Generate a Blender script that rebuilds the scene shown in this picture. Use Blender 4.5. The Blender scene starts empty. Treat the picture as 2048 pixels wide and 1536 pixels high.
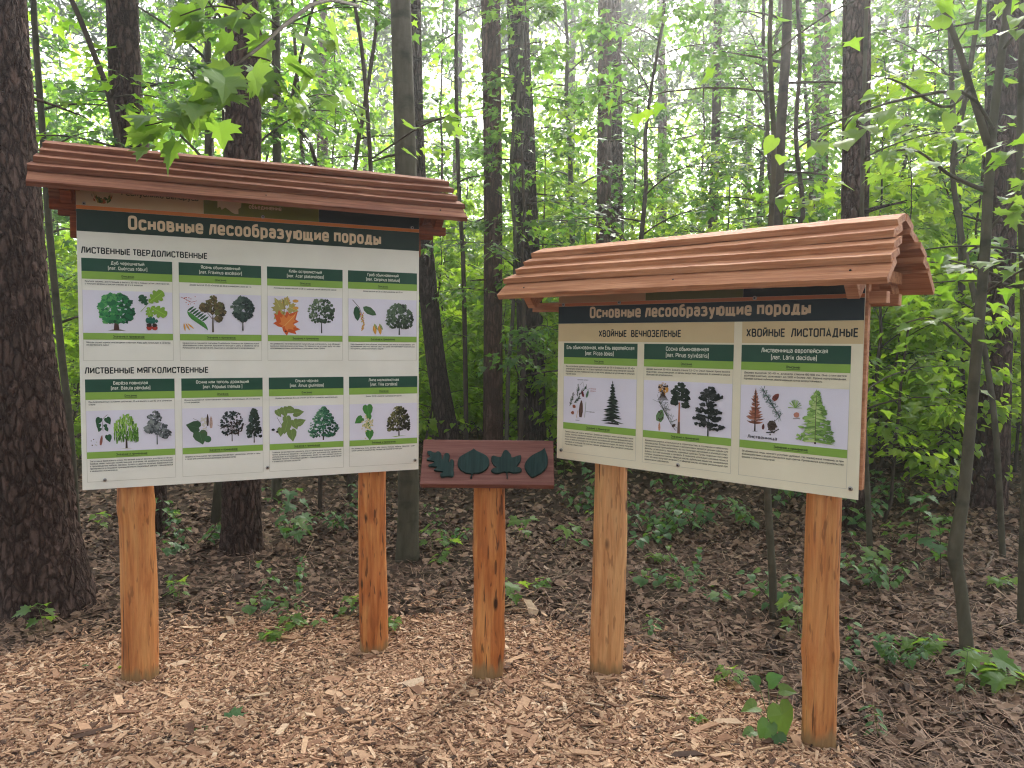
import bpy, math, random
import numpy as np
from math import sin, cos, pi, radians
from mathutils import Matrix, Vector

# ------------------------------------------------------------------ camera, sky, sun, exposure
SC = bpy.context.scene
COL = SC.collection
F, PITCH, ROLL, EYE = 1500.0, 0.05618, 0.00938, 1.6
cp, sp, cr, sr = cos(PITCH), sin(PITCH), cos(ROLL), sin(ROLL)
FWD = np.array([0, cp, -sp]); _u = np.array([0, sp, cp]); _r = np.array([1.0, 0, 0])
RIGHT = _r * cr + _u * sr; UP = -_r * sr + _u * cr
EYEP = np.array([0, 0, EYE])
cam = bpy.data.cameras.new('camera'); camo = bpy.data.objects.new('camera', cam); COL.objects.link(camo)
cam.sensor_width = 36; cam.lens = F / 2048 * 36; cam.clip_end = 500; cam.clip_start = 0.05
camo.matrix_world = Matrix(((RIGHT[0], UP[0], -FWD[0], 0), (RIGHT[1], UP[1], -FWD[1], 0), (RIGHT[2], UP[2], -FWD[2], EYE), (0, 0, 0, 1)))
SC.camera = camo

SUN_AZ, SUN_EL = radians(20), radians(37)
W = bpy.data.worlds.new('World'); SC.world = W; W.use_nodes = True
wn = W.node_tree.nodes; wl = W.node_tree.links
bg = wn['Background']; bg.inputs['Strength'].default_value = 0.07
sky = wn.new('ShaderNodeTexSky'); sky.sky_type = 'NISHITA'; sky.sun_disc = False
sky.sun_elevation = SUN_EL; sky.sun_rotation = SUN_AZ; sky.air_density = 1.0; sky.dust_density = 4.0; sky.ozone_density = 1.0
hsv = wn.new('ShaderNodeHueSaturation'); hsv.inputs['Saturation'].default_value = 0.25; hsv.inputs['Value'].default_value = 1.0
wl.new(sky.outputs[0], hsv.inputs['Color']); wl.new(hsv.outputs[0], bg.inputs['Color'])
sl = bpy.data.lights.new('sun', 'SUN'); sl.energy = 1.5; sl.angle = radians(20); sl.color = (1, 0.95, 0.86)
so = bpy.data.objects.new('sun', sl); COL.objects.link(so)
so.rotation_euler = Vector((-sin(SUN_AZ) * cos(SUN_EL), -cos(SUN_AZ) * cos(SUN_EL), -sin(SUN_EL))).to_track_quat('-Z', 'Y').to_euler()
so.location = (6, 14, 16)
SC.view_settings.view_transform = 'Standard'; SC.view_settings.look = 'None'
SC.view_settings.exposure = 3.45; SC.view_settings.gamma = 1.0
SC.render.engine = 'CYCLES'; SC.cycles.filter_width = 1.15
SC.cycles.max_bounces = 12; SC.cycles.diffuse_bounces = 8; SC.cycles.glossy_bounces = 2; SC.cycles.transmission_bounces = 10
SC.cycles.transparent_max_bounces = 8; SC.cycles.use_denoising = True
SC.cycles.sample_clamp_indirect = 6.0

HAZE = 0.0042
RNG = np.random.default_rng(7); random.seed(7)

# ------------------------------------------------------------------ helpers
def ray(a, b): return FWD + RIGHT * ((a - 1024) / F) + UP * ((768 - b) / F)
def px(a, b, Y):
    d = ray(a, b); return EYEP + d * (Y / d[1])
BUMPS = []
def ground(x, y):
    x = np.asarray(x, float); y = np.asarray(y, float)
    yy = 2.3 + 2.1 * (0.5 + 0.5 * np.tanh((y - 3.4) / 1.15))
    z = -0.10 * (yy - 3.45) + 0.028 * 2.6 * np.tanh(x / 2.6)
    for bx, by, ba in BUMPS: z = z + ba * np.exp(-((x - bx) ** 2 + (y - by) ** 2) / (2 * 0.42 ** 2))
    far = np.clip((y - 5) / 4, 0, 1)
    z = z + 0.018 * np.sin(x * 2.1 + 0.6 * y) * np.cos(y * 1.7) + far * 0.08 * np.sin(x * 0.55 + 1) * np.cos(y * 0.4)
    return z
# the ground as it meets the five posts
_T = np.array([(-1.83, 3.62, -.105), (-.77, 4.06, -.155), (.47, 3.48, -.002), (1.23, 2.80, .028), (-.11, 3.40, .008)])
_d = _T[:, 2] - ground(_T[:, 0], _T[:, 1])
_K = np.exp(-((_T[:, None, 0] - _T[None, :, 0]) ** 2 + (_T[:, None, 1] - _T[None, :, 1]) ** 2) / (2 * 0.42 ** 2))
BUMPS = [(a[0], a[1], w) for a, w in zip(_T, np.linalg.solve(_K, _d))]
def gp(a, b):
    d = ray(a, b); t = -EYE / d[2]
    for _ in range(30):
        P = EYEP + d * t
        t = (float(ground(P[0], P[1])) - EYE) / d[2]
    return EYEP + d * t
def srgb(r, g, b, a=1.0):
    f = lambda c: (c / 255 / 12.92) if c / 255 <= 0.04045 else ((c / 255 + 0.055) / 1.055) ** 2.4
    return (f(r), f(g), f(b), a)

def tag(o, label=None, cat=None, group=None, kind=None):
    if label: o['label'] = label
    if cat: o['category'] = cat
    if group: o['group'] = group
    if kind: o['kind'] = kind
    return o
def empty(name, loc=(0, 0, 0), rz=0.0):
    o = bpy.data.objects.new(name, None); COL.objects.link(o); o.location = loc; o.rotation_euler = (0, 0, rz)
    o.empty_display_size = 0.1
    return o
def link(name, me, parent=None, mats=()):
    o = bpy.data.objects.new(name, me); COL.objects.link(o)
    for m in mats: me.materials.append(m)
    if parent is not None: o.parent = parent
    return o
def np_mesh(name, V, faces, smooth=False, mat_idx=None):
    """faces: list of int arrays, each (n, k)"""
    me = bpy.data.meshes.new(name)
    V = np.ascontiguousarray(V, dtype=np.float32)
    me.vertices.add(len(V)); me.vertices.foreach_set('co', V.ravel())
    faces = [np.asarray(f, dtype=np.int32) for f in faces if len(f)]
    lens = np.concatenate([np.full(len(f), f.shape[1], dtype=np.int32) for f in faces])
    idx = np.concatenate([f.ravel() for f in faces])
    me.loops.add(len(idx)); me.loops.foreach_set('vertex_index', idx)
    me.polygons.add(len(lens))
    st = np.concatenate([[0], np.cumsum(lens)[:-1]]).astype(np.int32)
    me.polygons.foreach_set('loop_start', st)
    me.polygons.foreach_set('loop_total', lens)
    if mat_idx is not None: me.polygons.foreach_set('material_index', np.asarray(mat_idx, dtype=np.int32))
    me.polygons.foreach_set('use_smooth', np.full(len(lens), smooth, dtype=bool))
    me.update(calc_edges=True); me.validate()
    return me

class MB:
    """collects shapes into one mesh"""
    def __init__(s): s.V = []; s.F = {}; s.n = 0; s.C = []; s.order = []
    def add(s, V, Fs, col=None):
        V = np.asarray(V, float)
        for f in Fs:
            f = np.asarray(f, dtype=np.int32)
            if len(f): s.F.setdefault(f.shape[1], []).append(f + s.n)
        s.V.append(V); s.n += len(V)
        s.C.append(np.tile(np.array(col if col is not None else (1, 1, 1, 1), dtype=np.float32), (len(V), 1)))
    def box(s, x0, x1, y0, y1, z0, z1, M=None, bev=0.0, col=None):
        if bev > 0:
            c = np.array([(x0 + x1) / 2, (y0 + y1) / 2, (z0 + z1) / 2]); h = np.array([x1 - x0, y1 - y0, z1 - z0]) / 2
            V = []; idx = {}
            for sx in (-1, 1):
                for sy in (-1, 1):
                    for sz in (-1, 1):
                        for ax in range(3):
                            q = h - bev; q = q.copy(); q[ax] = h[ax]
                            idx[(sx, sy, sz, ax)] = len(V); V.append(c + q * np.array([sx, sy, sz]))
            q4 = []; q3 = []
            def g(ax, S): return idx[(S[0], S[1], S[2], ax)]
            for ax in range(3):
                o1, o2 = [(1, 2), (2, 0), (0, 1)][ax]
                for sg in (-1, 1):
                    lp = []
                    for a, b in ((-1, -1), (1, -1), (1, 1), (-1, 1)):
                        S = [0, 0, 0]; S[ax] = sg; S[o1] = a; S[o2] = b; lp.append(g(ax, S))
                    q4.append(lp if sg > 0 else lp[::-1])
            for ax in range(3):          # edge bevels along axis ax
                o1, o2 = [(1, 2), (2, 0), (0, 1)][ax]
                for a in (-1, 1):
                    for b in (-1, 1):
                        S0 = [0, 0, 0]; S1 = [0, 0, 0]
                        S0[ax] = -1; S1[ax] = 1
                        for S in (S0, S1): S[o1] = a; S[o2] = b
                        lp = [g(o1, S0), g(o1, S1), g(o2, S1), g(o2, S0)]
                        q4.append(lp if a * b < 0 else lp[::-1])
            for sx in (-1, 1):
                for sy in (-1, 1):
                    for sz in (-1, 1):
                        lp = [g(0, (sx, sy, sz)), g(1, (sx, sy, sz)), g(2, (sx, sy, sz))]
                        q3.append(lp if sx * sy * sz > 0 else lp[::-1])
            V = np.array(V); Fs = [np.array(q4), np.array(q3)]
        else:
            V = np.array([(x, y, z) for z in (z0, z1) for y in (y0, y1) for x in (x0, x1)], float)
            Fs = [np.array([[0, 2, 3, 1], [4, 5, 7, 6], [0, 1, 5, 4], [2, 6, 7, 3], [0, 4, 6, 2], [1, 3, 7, 5]])]
        if M is not None: V = (np.array(M)[:3, :3] @ V.T).T + np.array(M)[:3, 3]
        s.add(V, Fs, col)
    def tube(s, P, R, seg=8, cap=True, col=None):
        V, Fs = tube(P, R, seg, cap); s.add(V, Fs, col)
    def poly(s, pts2, y, col):
        """flat ngon in the x-z plane at depth y (faces -y)"""
        P = np.array([(a, y, b) for a, b in pts2], float)
        ar = 0.5 * np.sum(P[:, 0] * np.roll(P[:, 2], -1) - np.roll(P[:, 0], -1) * P[:, 2])
        if ar < 0: P = P[::-1]
        s.add(P, [np.arange(len(P))[None, :]], col)
    def mesh(s, name, smooth=False, color=False):
        V = np.concatenate(s.V); faces = [np.concatenate(f) for f in s.F.values()]
        me = np_mesh(name, V, faces, smooth)
        if color:
            ca = me.color_attributes.new('ink', 'FLOAT_COLOR', 'POINT')
            ca.data.foreach_set('color', np.concatenate(s.C).astype(np.float32).ravel())
        return me

def tube(P, R, seg=8, cap=True, disp=None):
    P = np.asarray(P, float); n = len(P); R = np.broadcast_to(np.asarray(R, float), (n,))
    T = np.gradient(P, axis=0); T /= np.linalg.norm(T, axis=1)[:, None] + 1e-12
    ref = np.array([1.0, 0, 0]) if abs(T[0][0]) < 0.8 else np.array([0, 1.0, 0])
    A = np.cross(T, np.cross(ref, T)); A /= np.linalg.norm(A, axis=1)[:, None]
    B = np.cross(T, A)
    th = np.linspace(0, 2 * pi, seg, endpoint=False)
    rad = R[:, None] * np.ones((1, seg))
    if disp is not None: rad = rad + disp
    V = P[:, None, :] + rad[..., None] * (np.cos(th)[None, :, None] * A[:, None, :] + np.sin(th)[None, :, None] * B[:, None, :])
    V = V.reshape(-1, 3)
    i = np.arange(n - 1)[:, None]; j = np.arange(seg)[None, :]; k = (j + 1) % seg
    Q = np.stack([i * seg + j, i * seg + k, (i + 1) * seg + k, (i + 1) * seg + j], -1).reshape(-1, 4)
    Fs = [Q]
    if cap:
        V = np.concatenate([V, P[:1], P[-1:]])
        a = n * seg
        t0 = np.stack([np.full(seg, a), (np.arange(seg) + 1) % seg, np.arange(seg)], -1)
        t1 = np.stack([np.full(seg, a + 1), (n - 1) * seg + np.arange(seg), (n - 1) * seg + (np.arange(seg) + 1) % seg], -1)
        Fs.append(np.concatenate([t0, t1]))
    return V, Fs
def spline(pts, n):
    pts = np.asarray(pts, float); m = len(pts)
    if m == 2: return pts[0] + (pts[1] - pts[0]) * np.linspace(0, 1, n)[:, None]
    t = np.linspace(0, m - 1, n); out = np.zeros((n, pts.shape[1]))
    for q, tt in enumerate(t):
        i = min(int(tt), m - 2); u = tt - i
        p0 = pts[max(i - 1, 0)]; p1 = pts[i]; p2 = pts[i + 1]; p3 = pts[min(i + 2, m - 1)]
        out[q] = 0.5 * ((2 * p1) + (-p0 + p2) * u + (2 * p0 - 5 * p1 + 4 * p2 - p3) * u * u + (-p0 + 3 * p1 - 3 * p2 + p3) * u ** 3)
    return out

# ------------------------------------------------------------------ materials
class NT:
    def __init__(s, name):
        s.m = bpy.data.materials.new(name); s.m.use_nodes = True; s.t = s.m.node_tree
        s.b = s.t.nodes['Principled BSDF']; s.o = s.t.nodes['Material Output']
    def n(s, typ, **kw):
        nd = s.t.nodes.new(typ)
        for k, v in kw.items():
            if k.startswith('i_'): nd.inputs[k[2:].replace('_', ' ')].default_value = v
            else: setattr(nd, k, v)
        return nd
    def l(s, a, b): s.t.links.new(a, b)
    def coords(s, scale=(1, 1, 1), rot=(0, 0, 0), kind='Object'):
        tc = s.n('ShaderNodeTexCoord'); mp = s.n('ShaderNodeMapping')
        mp.inputs['Scale'].default_value = scale; mp.inputs['Rotation'].default_value = rot
        s.l(tc.outputs[kind], mp.inputs['Vector']); return mp.outputs[0]
    def noise(s, vec, scale, detail=4, rough=0.55, dist=0.0):
        nd = s.n('ShaderNodeTexNoise'); nd.inputs['Scale'].default_value = scale; nd.inputs['Detail'].default_value = detail
        nd.inputs['Roughness'].default_value = rough; nd.inputs['Distortion'].default_value = dist
        if vec is not None: s.l(vec, nd.inputs['Vector'])
        return nd.outputs['Fac']
    def ramp(s, fac, stops):
        nd = s.n('ShaderNodeValToRGB'); e = nd.color_ramp.elements
        while len(e) < len(stops): e.new(0.5)
        for q, (p, c) in zip(e, stops): q.position = p; q.color = c if len(c) == 4 else (*c, 1)
        s.l(fac, nd.inputs[0]); return nd.outputs[0]
    def mix(s, a, b, fac, mode='MIX'):
        nd = s.n('ShaderNodeMix', data_type='RGBA', blend_type=mode)
        for v, i in ((a, 6), (b, 7)):
            if isinstance(v, (tuple, list)): nd.inputs[i].default_value = v if len(v) == 4 else (*v, 1)
            else: s.l(v, nd.inputs[i])
        if isinstance(fac, (int, float)): nd.inputs[0].default_value = fac
        else: s.l(fac, nd.inputs[0])
        return nd.outputs[2]
    def bump(s, h, strength=0.4, dist=0.01):
        nd = s.n('ShaderNodeBump'); nd.inputs['Strength'].default_value = strength; nd.inputs['Distance'].default_value = dist
        s.l(h, nd.inputs['Height']); s.l(nd.outputs[0], s.b.inputs['Normal'])
    def base(s, c, rough=0.8, spec=0.3):
        if isinstance(c, (tuple, list)): s.b.inputs['Base Color'].default_value = c if len(c) == 4 else (*c, 1)
        else: s.l(c, s.b.inputs['Base Color'])
        s.b.inputs['Roughness'].default_value = rough; s.b.inputs['Specular IOR Level'].default_value = spec
        return s.m

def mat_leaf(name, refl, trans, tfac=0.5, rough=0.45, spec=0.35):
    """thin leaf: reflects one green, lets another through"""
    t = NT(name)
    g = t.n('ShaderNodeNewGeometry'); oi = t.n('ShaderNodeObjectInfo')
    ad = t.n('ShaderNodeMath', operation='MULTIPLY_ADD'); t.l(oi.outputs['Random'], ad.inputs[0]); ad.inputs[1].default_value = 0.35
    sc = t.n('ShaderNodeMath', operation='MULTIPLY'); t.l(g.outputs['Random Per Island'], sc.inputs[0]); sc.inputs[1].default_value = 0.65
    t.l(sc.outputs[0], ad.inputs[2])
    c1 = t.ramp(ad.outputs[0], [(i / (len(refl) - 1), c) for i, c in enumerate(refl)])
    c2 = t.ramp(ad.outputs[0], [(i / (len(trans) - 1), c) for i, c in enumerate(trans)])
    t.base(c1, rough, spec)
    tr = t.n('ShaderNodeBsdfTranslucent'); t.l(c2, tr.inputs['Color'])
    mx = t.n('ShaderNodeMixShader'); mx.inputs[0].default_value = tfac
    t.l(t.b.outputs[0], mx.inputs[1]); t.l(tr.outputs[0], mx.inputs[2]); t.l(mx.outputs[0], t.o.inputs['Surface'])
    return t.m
def mat_island(name, cols, rough=0.85, spec=0.2, nz=0.0):
    t = NT(name); g = t.n('ShaderNodeNewGeometry')
    c = t.ramp(g.outputs['Random Per Island'], cols)
    if nz:
        n = t.noise(t.coords(), 60, 3)
        c = t.mix(c, t.ramp(n, [(0.3, (0.45, 0.42, 0.4)), (0.7, (1, 1, 1))]), nz, 'MULTIPLY')
    return t.base(c, rough, spec)
def mat_bark(name, plate, plate2, crack, sx=16, sz=5.5, bump=0.9):
    t = NT(name)
    v = t.coords((sx, sx, sz))
    wn_ = t.n('ShaderNodeTexNoise'); wn_.inputs['Scale'].default_value = 7; wn_.inputs['Detail'].default_value = 5; wn_.inputs['Roughness'].default_value = 0.7
    t.l(t.coords((1, 1, 0.45)), wn_.inputs['Vector'])
    vv = t.n('ShaderNodeVectorMath', operation='MULTIPLY_ADD'); t.l(wn_.outputs['Color'], vv.inputs[0]); vv.inputs[1].default_value = (2.2, 2.2, 2.2); t.l(v, vv.inputs[2])
    vo = t.n('ShaderNodeTexVoronoi', feature='DISTANCE_TO_EDGE'); t.l(vv.outputs[0], vo.inputs['Vector']); vo.inputs['Scale'].default_value = 1.0
    vc = t.n('ShaderNodeTexVoronoi', feature='F1'); t.l(vv.outputs[0], vc.inputs['Vector']); vc.inputs['Scale'].default_value = 1.0
    fine = t.noise(t.coords((1, 1, 0.35)), 70, 5, 0.65)
    ed = t.ramp(vo.outputs['Distance'], [(0.0, (0.15, 0.15, 0.15)), (0.25, (1, 1, 1))])
    pl = t.mix(plate, plate2, t.ramp(fine, [(0.35, (0, 0, 0)), (0.7, (1, 1, 1))]))
    hs = t.n('ShaderNodeSeparateColor'); t.l(vc.outputs['Color'], hs.inputs[0])
    pl = t.mix(pl, t.mix(pl, (0.5, 0.5, 0.5), 1.0, 'MULTIPLY'), hs.outputs[0])
    c = t.mix(crack, pl, ed)
    h = t.n('ShaderNodeMath', operation='MULTIPLY_ADD'); t.l(fine, h.inputs[0]); h.inputs[1].default_value = 0.5; t.l(ed, h.inputs[2])
    t.bump(h.outputs[0], bump, 0.02)
    return t.base(c, 0.95, 0.12)
def mat_smooth_bark(name, a, b, dark):
    t = NT(name)
    n1 = t.noise(t.coords((1, 1, 0.25)), 22, 5, 0.6); n2 = t.noise(t.coords((1, 1, 1.5)), 5, 4)
    c = t.mix(a, b, t.ramp(n1, [(0.3, (0, 0, 0)), (0.7, (1, 1, 1))]))
    c = t.mix(c, dark, t.ramp(n2, [(0.52, (0, 0, 0)), (0.72, (1, 1, 1))]))
    t.bump(n1, 0.5, 0.01)
    return t.base(c, 0.9, 0.15)
def mat_wood(name, light, mid, dark, axis='X', scale=1.0, rough=0.6, knots=0.5):
    """stained timber, grain along the axis"""
    t = NT(name)
    st = {'X': (0.6, 14, 14), 'Z': (14, 14, 0.6)}[axis]; st = tuple(q * scale for q in st)
    oi = t.n('ShaderNodeObjectInfo'); tc = t.n('ShaderNodeTexCoord'); ad = t.n('ShaderNodeVectorMath', operation='MULTIPLY_ADD')
    g = t.n('ShaderNodeNewGeometry')
    cx = t.n('ShaderNodeCombineXYZ')
    t.l(oi.outputs['Random'], cx.inputs[0]); t.l(g.outputs['Random Per Island'], cx.inputs[1]); t.l(oi.outputs['Random'], cx.inputs[2])
    t.l(cx.outputs[0], ad.inputs[0]); ad.inputs[1].default_value = (7, 5, 3); t.l(tc.outputs['Object'], ad.inputs[2])
    mp = t.n('ShaderNodeMapping'); mp.inputs['Scale'].default_value = st; t.l(ad.outputs[0], mp.inputs['Vector'])
    n1 = t.noise(mp.outputs[0], 3.0, 6, 0.62, 0.6); n2 = t.noise(mp.outputs[0], 14.0, 3, 0.5)
    c = t.ramp(n1, [(0.25, dark), (0.45, mid), (0.62, light), (0.8, mid)])
    c = t.mix(c, t.ramp(n2, [(0.3, (0.62, 0.6, 0.58)), (0.6, (1, 1, 1))]), 0.55, 'MULTIPLY')
    m2 = t.n('ShaderNodeMapping'); ks = {'X': (3.0, 9, 9), 'Z': (9, 9, 3.0)}[axis]
    m2.inputs['Scale'].default_value = ks; t.l(ad.outputs[0], m2.inputs['Vector'])
    vo = t.n('ShaderNodeTexVoronoi', feature='F1'); vo.inputs['Scale'].default_value = 1.0; t.l(m2.outputs[0], vo.inputs['Vector'])
    kn = t.ramp(vo.outputs['Distance'], [(0.05, (1, 1, 1)), (0.16, (0, 0, 0))])
    km = t.n('ShaderNodeMath', operation='MULTIPLY'); t.l(kn, km.inputs[0]); km.inputs[1].default_value = knots
    c = t.mix(c, tuple(q * 0.35 for q in dark[:3]), km.outputs[0])
    c = t.mix(c, (0.9, 0.9, 0.9), 1.0, 'MULTIPLY')
    t.bump(n2, 0.25, 0.004)
    return t.base(c, rough + .1, 0.15)

M = {}
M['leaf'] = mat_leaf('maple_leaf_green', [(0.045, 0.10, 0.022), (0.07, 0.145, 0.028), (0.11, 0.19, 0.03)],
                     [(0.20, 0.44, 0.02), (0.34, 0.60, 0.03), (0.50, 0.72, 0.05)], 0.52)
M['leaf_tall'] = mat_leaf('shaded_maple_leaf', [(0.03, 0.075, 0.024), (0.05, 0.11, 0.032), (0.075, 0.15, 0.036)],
                     [(0.08, 0.23, 0.03), (0.17, 0.37, 0.035), (0.31, 0.53, 0.045)], 0.5)  # tall saplings: shade put into the colour, darker and less see-through
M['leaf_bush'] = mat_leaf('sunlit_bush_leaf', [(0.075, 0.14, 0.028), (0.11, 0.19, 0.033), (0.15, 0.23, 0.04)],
                     [(0.36, 0.62, 0.03), (0.52, 0.76, 0.045), (0.66, 0.86, 0.08)], 0.6)  # bushes: backlight put into the colour, brighter lime than the other leaves
M['leaf_near'] = mat_leaf('pale_maple_leaf', [(0.07, 0.15, 0.035), (0.09, 0.18, 0.04), (0.12, 0.21, 0.045)],
                          [(0.24, 0.44, 0.04), (0.32, 0.52, 0.05), (0.40, 0.58, 0.06)], 0.5)
M['leaf_low'] = mat_leaf('low_plant_leaf', [(0.06, 0.13, 0.055), (0.085, 0.17, 0.065), (0.15, 0.23, 0.055)],
                         [(0.10, 0.26, 0.04), (0.14, 0.32, 0.04), (0.26, 0.42, 0.04)], 0.35)
M['needle'] = mat_leaf('pine_needles', [(0.05, 0.085, 0.05), (0.08, 0.11, 0.06), (0.11, 0.12, 0.07)],
                       [(0.06, 0.1, 0.04), (0.1, 0.14, 0.05)], 0.25)
M['pine'] = mat_bark('pine_bark', (0.105, 0.066, 0.053), (0.16, 0.11, 0.092), (0.030, 0.019, 0.016), 24, 8)
M['pine_fine'] = mat_bark('pine_bark_fine', (0.085, 0.062, 0.052), (0.13, 0.10, 0.085), (0.024, 0.018, 0.015), 26, 6)
M['pine_red'] = mat_bark('reddish_pine_bark', (0.13, 0.075, 0.055), (0.18, 0.115, 0.088), (0.04, 0.024, 0.018), 24, 5, 0.6)
M['grey_bark'] = mat_smooth_bark('grey_green_bark', (0.068, 0.062, 0.042), (0.105, 0.095, 0.068), (0.036, 0.036, 0.024))
M['twig'] = mat_smooth_bark('dark_twig_bark', (0.055, 0.043, 0.033), (0.09, 0.07, 0.052), (0.03, 0.024, 0.02))
M['stem'] = NT('green_stem').base((0.12, 0.17, 0.05), 0.6, 0.3)
M['plank'] = mat_wood('red_brown_stained_plank', srgb(160, 112, 88), srgb(134, 86, 68), srgb(94, 58, 48), 'X', 1.0, 0.65, 0.45)
M['plank_orange'] = mat_wood('orange_stained_plank', srgb(206, 150, 112), srgb(182, 124, 90), srgb(140, 90, 66), 'X', 1.0, 0.6, 0.45)
M['beam'] = mat_wood('brown_stained_beam', srgb(150, 84, 56), srgb(128, 68, 46), srgb(98, 50, 36), 'X', 1.0, 0.7, 0.3)
M['plaque'] = mat_wood('dull_purple_brown_board', srgb(142, 98, 88), srgb(126, 82, 74), srgb(104, 64, 58), 'X', 1.2, 0.6, 0.2)
M['green_wood'] = mat_wood('dark_green_painted_wood', srgb(44, 66, 62), srgb(32, 52, 49), srgb(22, 38, 36), 'Z', 1.6, 0.55, 0.0)
M['cream_edge'] = NT('bare_plywood_edge').base((0.6, 0.5, 0.36), 0.7)
M['screw'] = NT('screw_metal').base((0.35, 0.33, 0.31), 0.35, 0.5); M['screw'].node_tree.nodes['Principled BSDF'].inputs['Metallic'].default_value = 0.9
M['screw_hole'] = NT('screw_recess').base((0.02, 0.02, 0.02), 0.9)
def mat_print():
    t = NT('printed_panel'); a = t.n('ShaderNodeAttribute', attribute_name='ink')
    n = t.noise(t.coords(), 5, 4)
    c = t.mix(a.outputs['Color'], t.ramp(n, [(0.3, (0.86, 0.855, 0.84)), (0.7, (0.93, 0.93, 0.925))]), 1.0, 'MULTIPLY')
    return t.base(c, 0.5, 0.25)
M['print'] = mat_print()
def mat_post(name, light, mid, dark, scar, nick=0.55):
    t = NT(name)
    oi = t.n('ShaderNodeObjectInfo'); tc = t.n('ShaderNodeTexCoord'); cx = t.n('ShaderNodeCombineXYZ'); t.l(oi.outputs['Random'], cx.inputs[2])
    ad = t.n('ShaderNodeVectorMath', operation='MULTIPLY_ADD'); t.l(cx.outputs[0], ad.inputs[0]); ad.inputs[1].default_value = (5, 5, 13); t.l(tc.outputs['Object'], ad.inputs[2])
    def mp(s):
        q = t.n('ShaderNodeMapping'); q.inputs['Scale'].default_value = s; t.l(ad.outputs[0], q.inputs['Vector']); return q.outputs[0]
    n1 = t.noise(mp((9, 9, 1.1)), 2.2, 6, 0.6, 0.5); n2 = t.noise(mp((40, 40, 2.2)), 2.2, 4, 0.6)
    c = t.ramp(n1, [(0.28, dark), (0.45, mid), (0.65, light)])
    c = t.mix(c, t.ramp(n2, [(0.32, (0.6, 0.55, 0.5)), (0.6, (1, 1, 1))]), 0.6, 'MULTIPLY')
    n3 = t.noise(mp((34, 34, 5.5)), 1.7, 2, 0.5)       # long dark nicks left by the drawknife
    k = t.ramp(n3, [(0.615, (0, 0, 0)), (0.67, (1, 1, 1))])
    kk = t.n('ShaderNodeMath', operation='MULTIPLY'); t.l(k, kk.inputs[0]); kk.inputs[1].default_value = nick
    c = t.mix(c, scar, kk.outputs[0])
    ck = t.ramp(t.noise(mp((30, 30, .55)), 1.6, 2, .5), [(0.70, (0, 0, 0)), (0.72, (1, 1, 1))]); c = t.mix(c, tuple(q * .6 for q in scar[:3]), ck)
    vo = t.n('ShaderNodeTexVoronoi', feature='F1'); vo.inputs['Scale'].default_value = 1.0; t.l(mp((7, 7, 2.6)), vo.inputs['Vector'])
    kn = t.ramp(vo.outputs['Distance'], [(0.05, (1, 1, 1)), (0.11, (0, 0, 0))])
    c = t.mix(c, tuple(q * 0.5 for q in scar[:3]), kn)
    sx = t.n('ShaderNodeSeparateXYZ'); t.l(tc.outputs['Object'], sx.inputs[0])     # unstained, weathered foot
    f = t.n('ShaderNodeMath', operation='MULTIPLY_ADD'); t.l(t.noise(mp((14, 14, 2)), 2, 3), f.inputs[0]); f.inputs[1].default_value = 0.14; t.l(sx.outputs[2], f.inputs[2])
    ft = t.ramp(f.outputs[0], [(0.13, (1, 1, 1)), (0.17, (0, 0, 0))])
    c = t.mix(c, t.mix(srgb(176, 138, 96), srgb(120, 86, 56), n2), ft)
    c = t.mix(c, (0.93, 0.99, 1.0), 1.0, 'MULTIPLY')
    h = t.n('ShaderNodeMath', operation='SUBTRACT'); t.l(n2, h.inputs[0]); t.l(kk.outputs[0], h.inputs[1])
    t.bump(h.outputs[0], 0.35, 0.006)
    return t.base(c, 0.5, 0.35)
M['post_red'] = mat_post('red_orange_stained_log', srgb(218, 148, 88), srgb(192, 112, 60), srgb(144, 76, 40), srgb(78, 42, 26), 0.8)
M['post_orange'] = mat_post('orange_stained_log', srgb(220, 156, 98), srgb(200, 126, 74), srgb(160, 92, 50), srgb(104, 60, 36), 0.55)
M['post_pale'] = mat_post('pale_orange_stained_log', srgb(226, 172, 120), srgb(210, 148, 98), srgb(178, 114, 70), srgb(120, 72, 44), 0.5)

def mat_ground():
    t = NT('forest_floor')
    v = t.coords()
    a = t.noise(v, 1.2, 5); b = t.noise(v, 14, 6, 0.65); c3 = t.noise(v, 55, 4, 0.7)
    c = t.ramp(b, [(0.3, (0.030, 0.020, 0.014)), (0.5, (0.075, 0.05, 0.035)), (0.7, (0.13, 0.088, 0.062))])
    c = t.mix(c, (0.05, 0.036, 0.025), t.ramp(a, [(0.4, (0, 0, 0)), (0.65, (1, 1, 1))]))
    t.bump(c3, 0.8, 0.03)
    return t.base(c, 0.95, 0.1)
M['floor'] = mat_ground()
def mat_chipbed():
    t = NT('wood_chip_bed')
    v = t.coords()
    vo = t.n('ShaderNodeTexVoronoi', feature='F1'); t.l(v, vo.inputs['Vector']); vo.inputs['Scale'].default_value = 55
    hs = t.n('ShaderNodeSeparateColor'); t.l(vo.outputs['Color'], hs.inputs[0])
    c = t.ramp(hs.outputs[0], [(0.1, (0.06, 0.034, 0.021)), (0.4, (0.13, 0.075, 0.044)), (0.8, (0.22, 0.135, 0.08))])
    t.bump(vo.outputs['Distance'], 0.8, 0.02)
    return t.base(c, 0.9, 0.15)
M['chipbed'] = mat_chipbed()
M['chip'] = mat_island('wood_chips', [(0.0, (0.05, 0.028, 0.02)), (0.10, (0.15, 0.075, 0.045)), (0.24, (0.31, 0.165, 0.098)), (0.5, (0.45, 0.265, 0.158)), (0.88, (0.58, 0.38, 0.24)), (1.0, (0.67, 0.50, 0.35))], 0.75, 0.25, 0.5)
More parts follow.
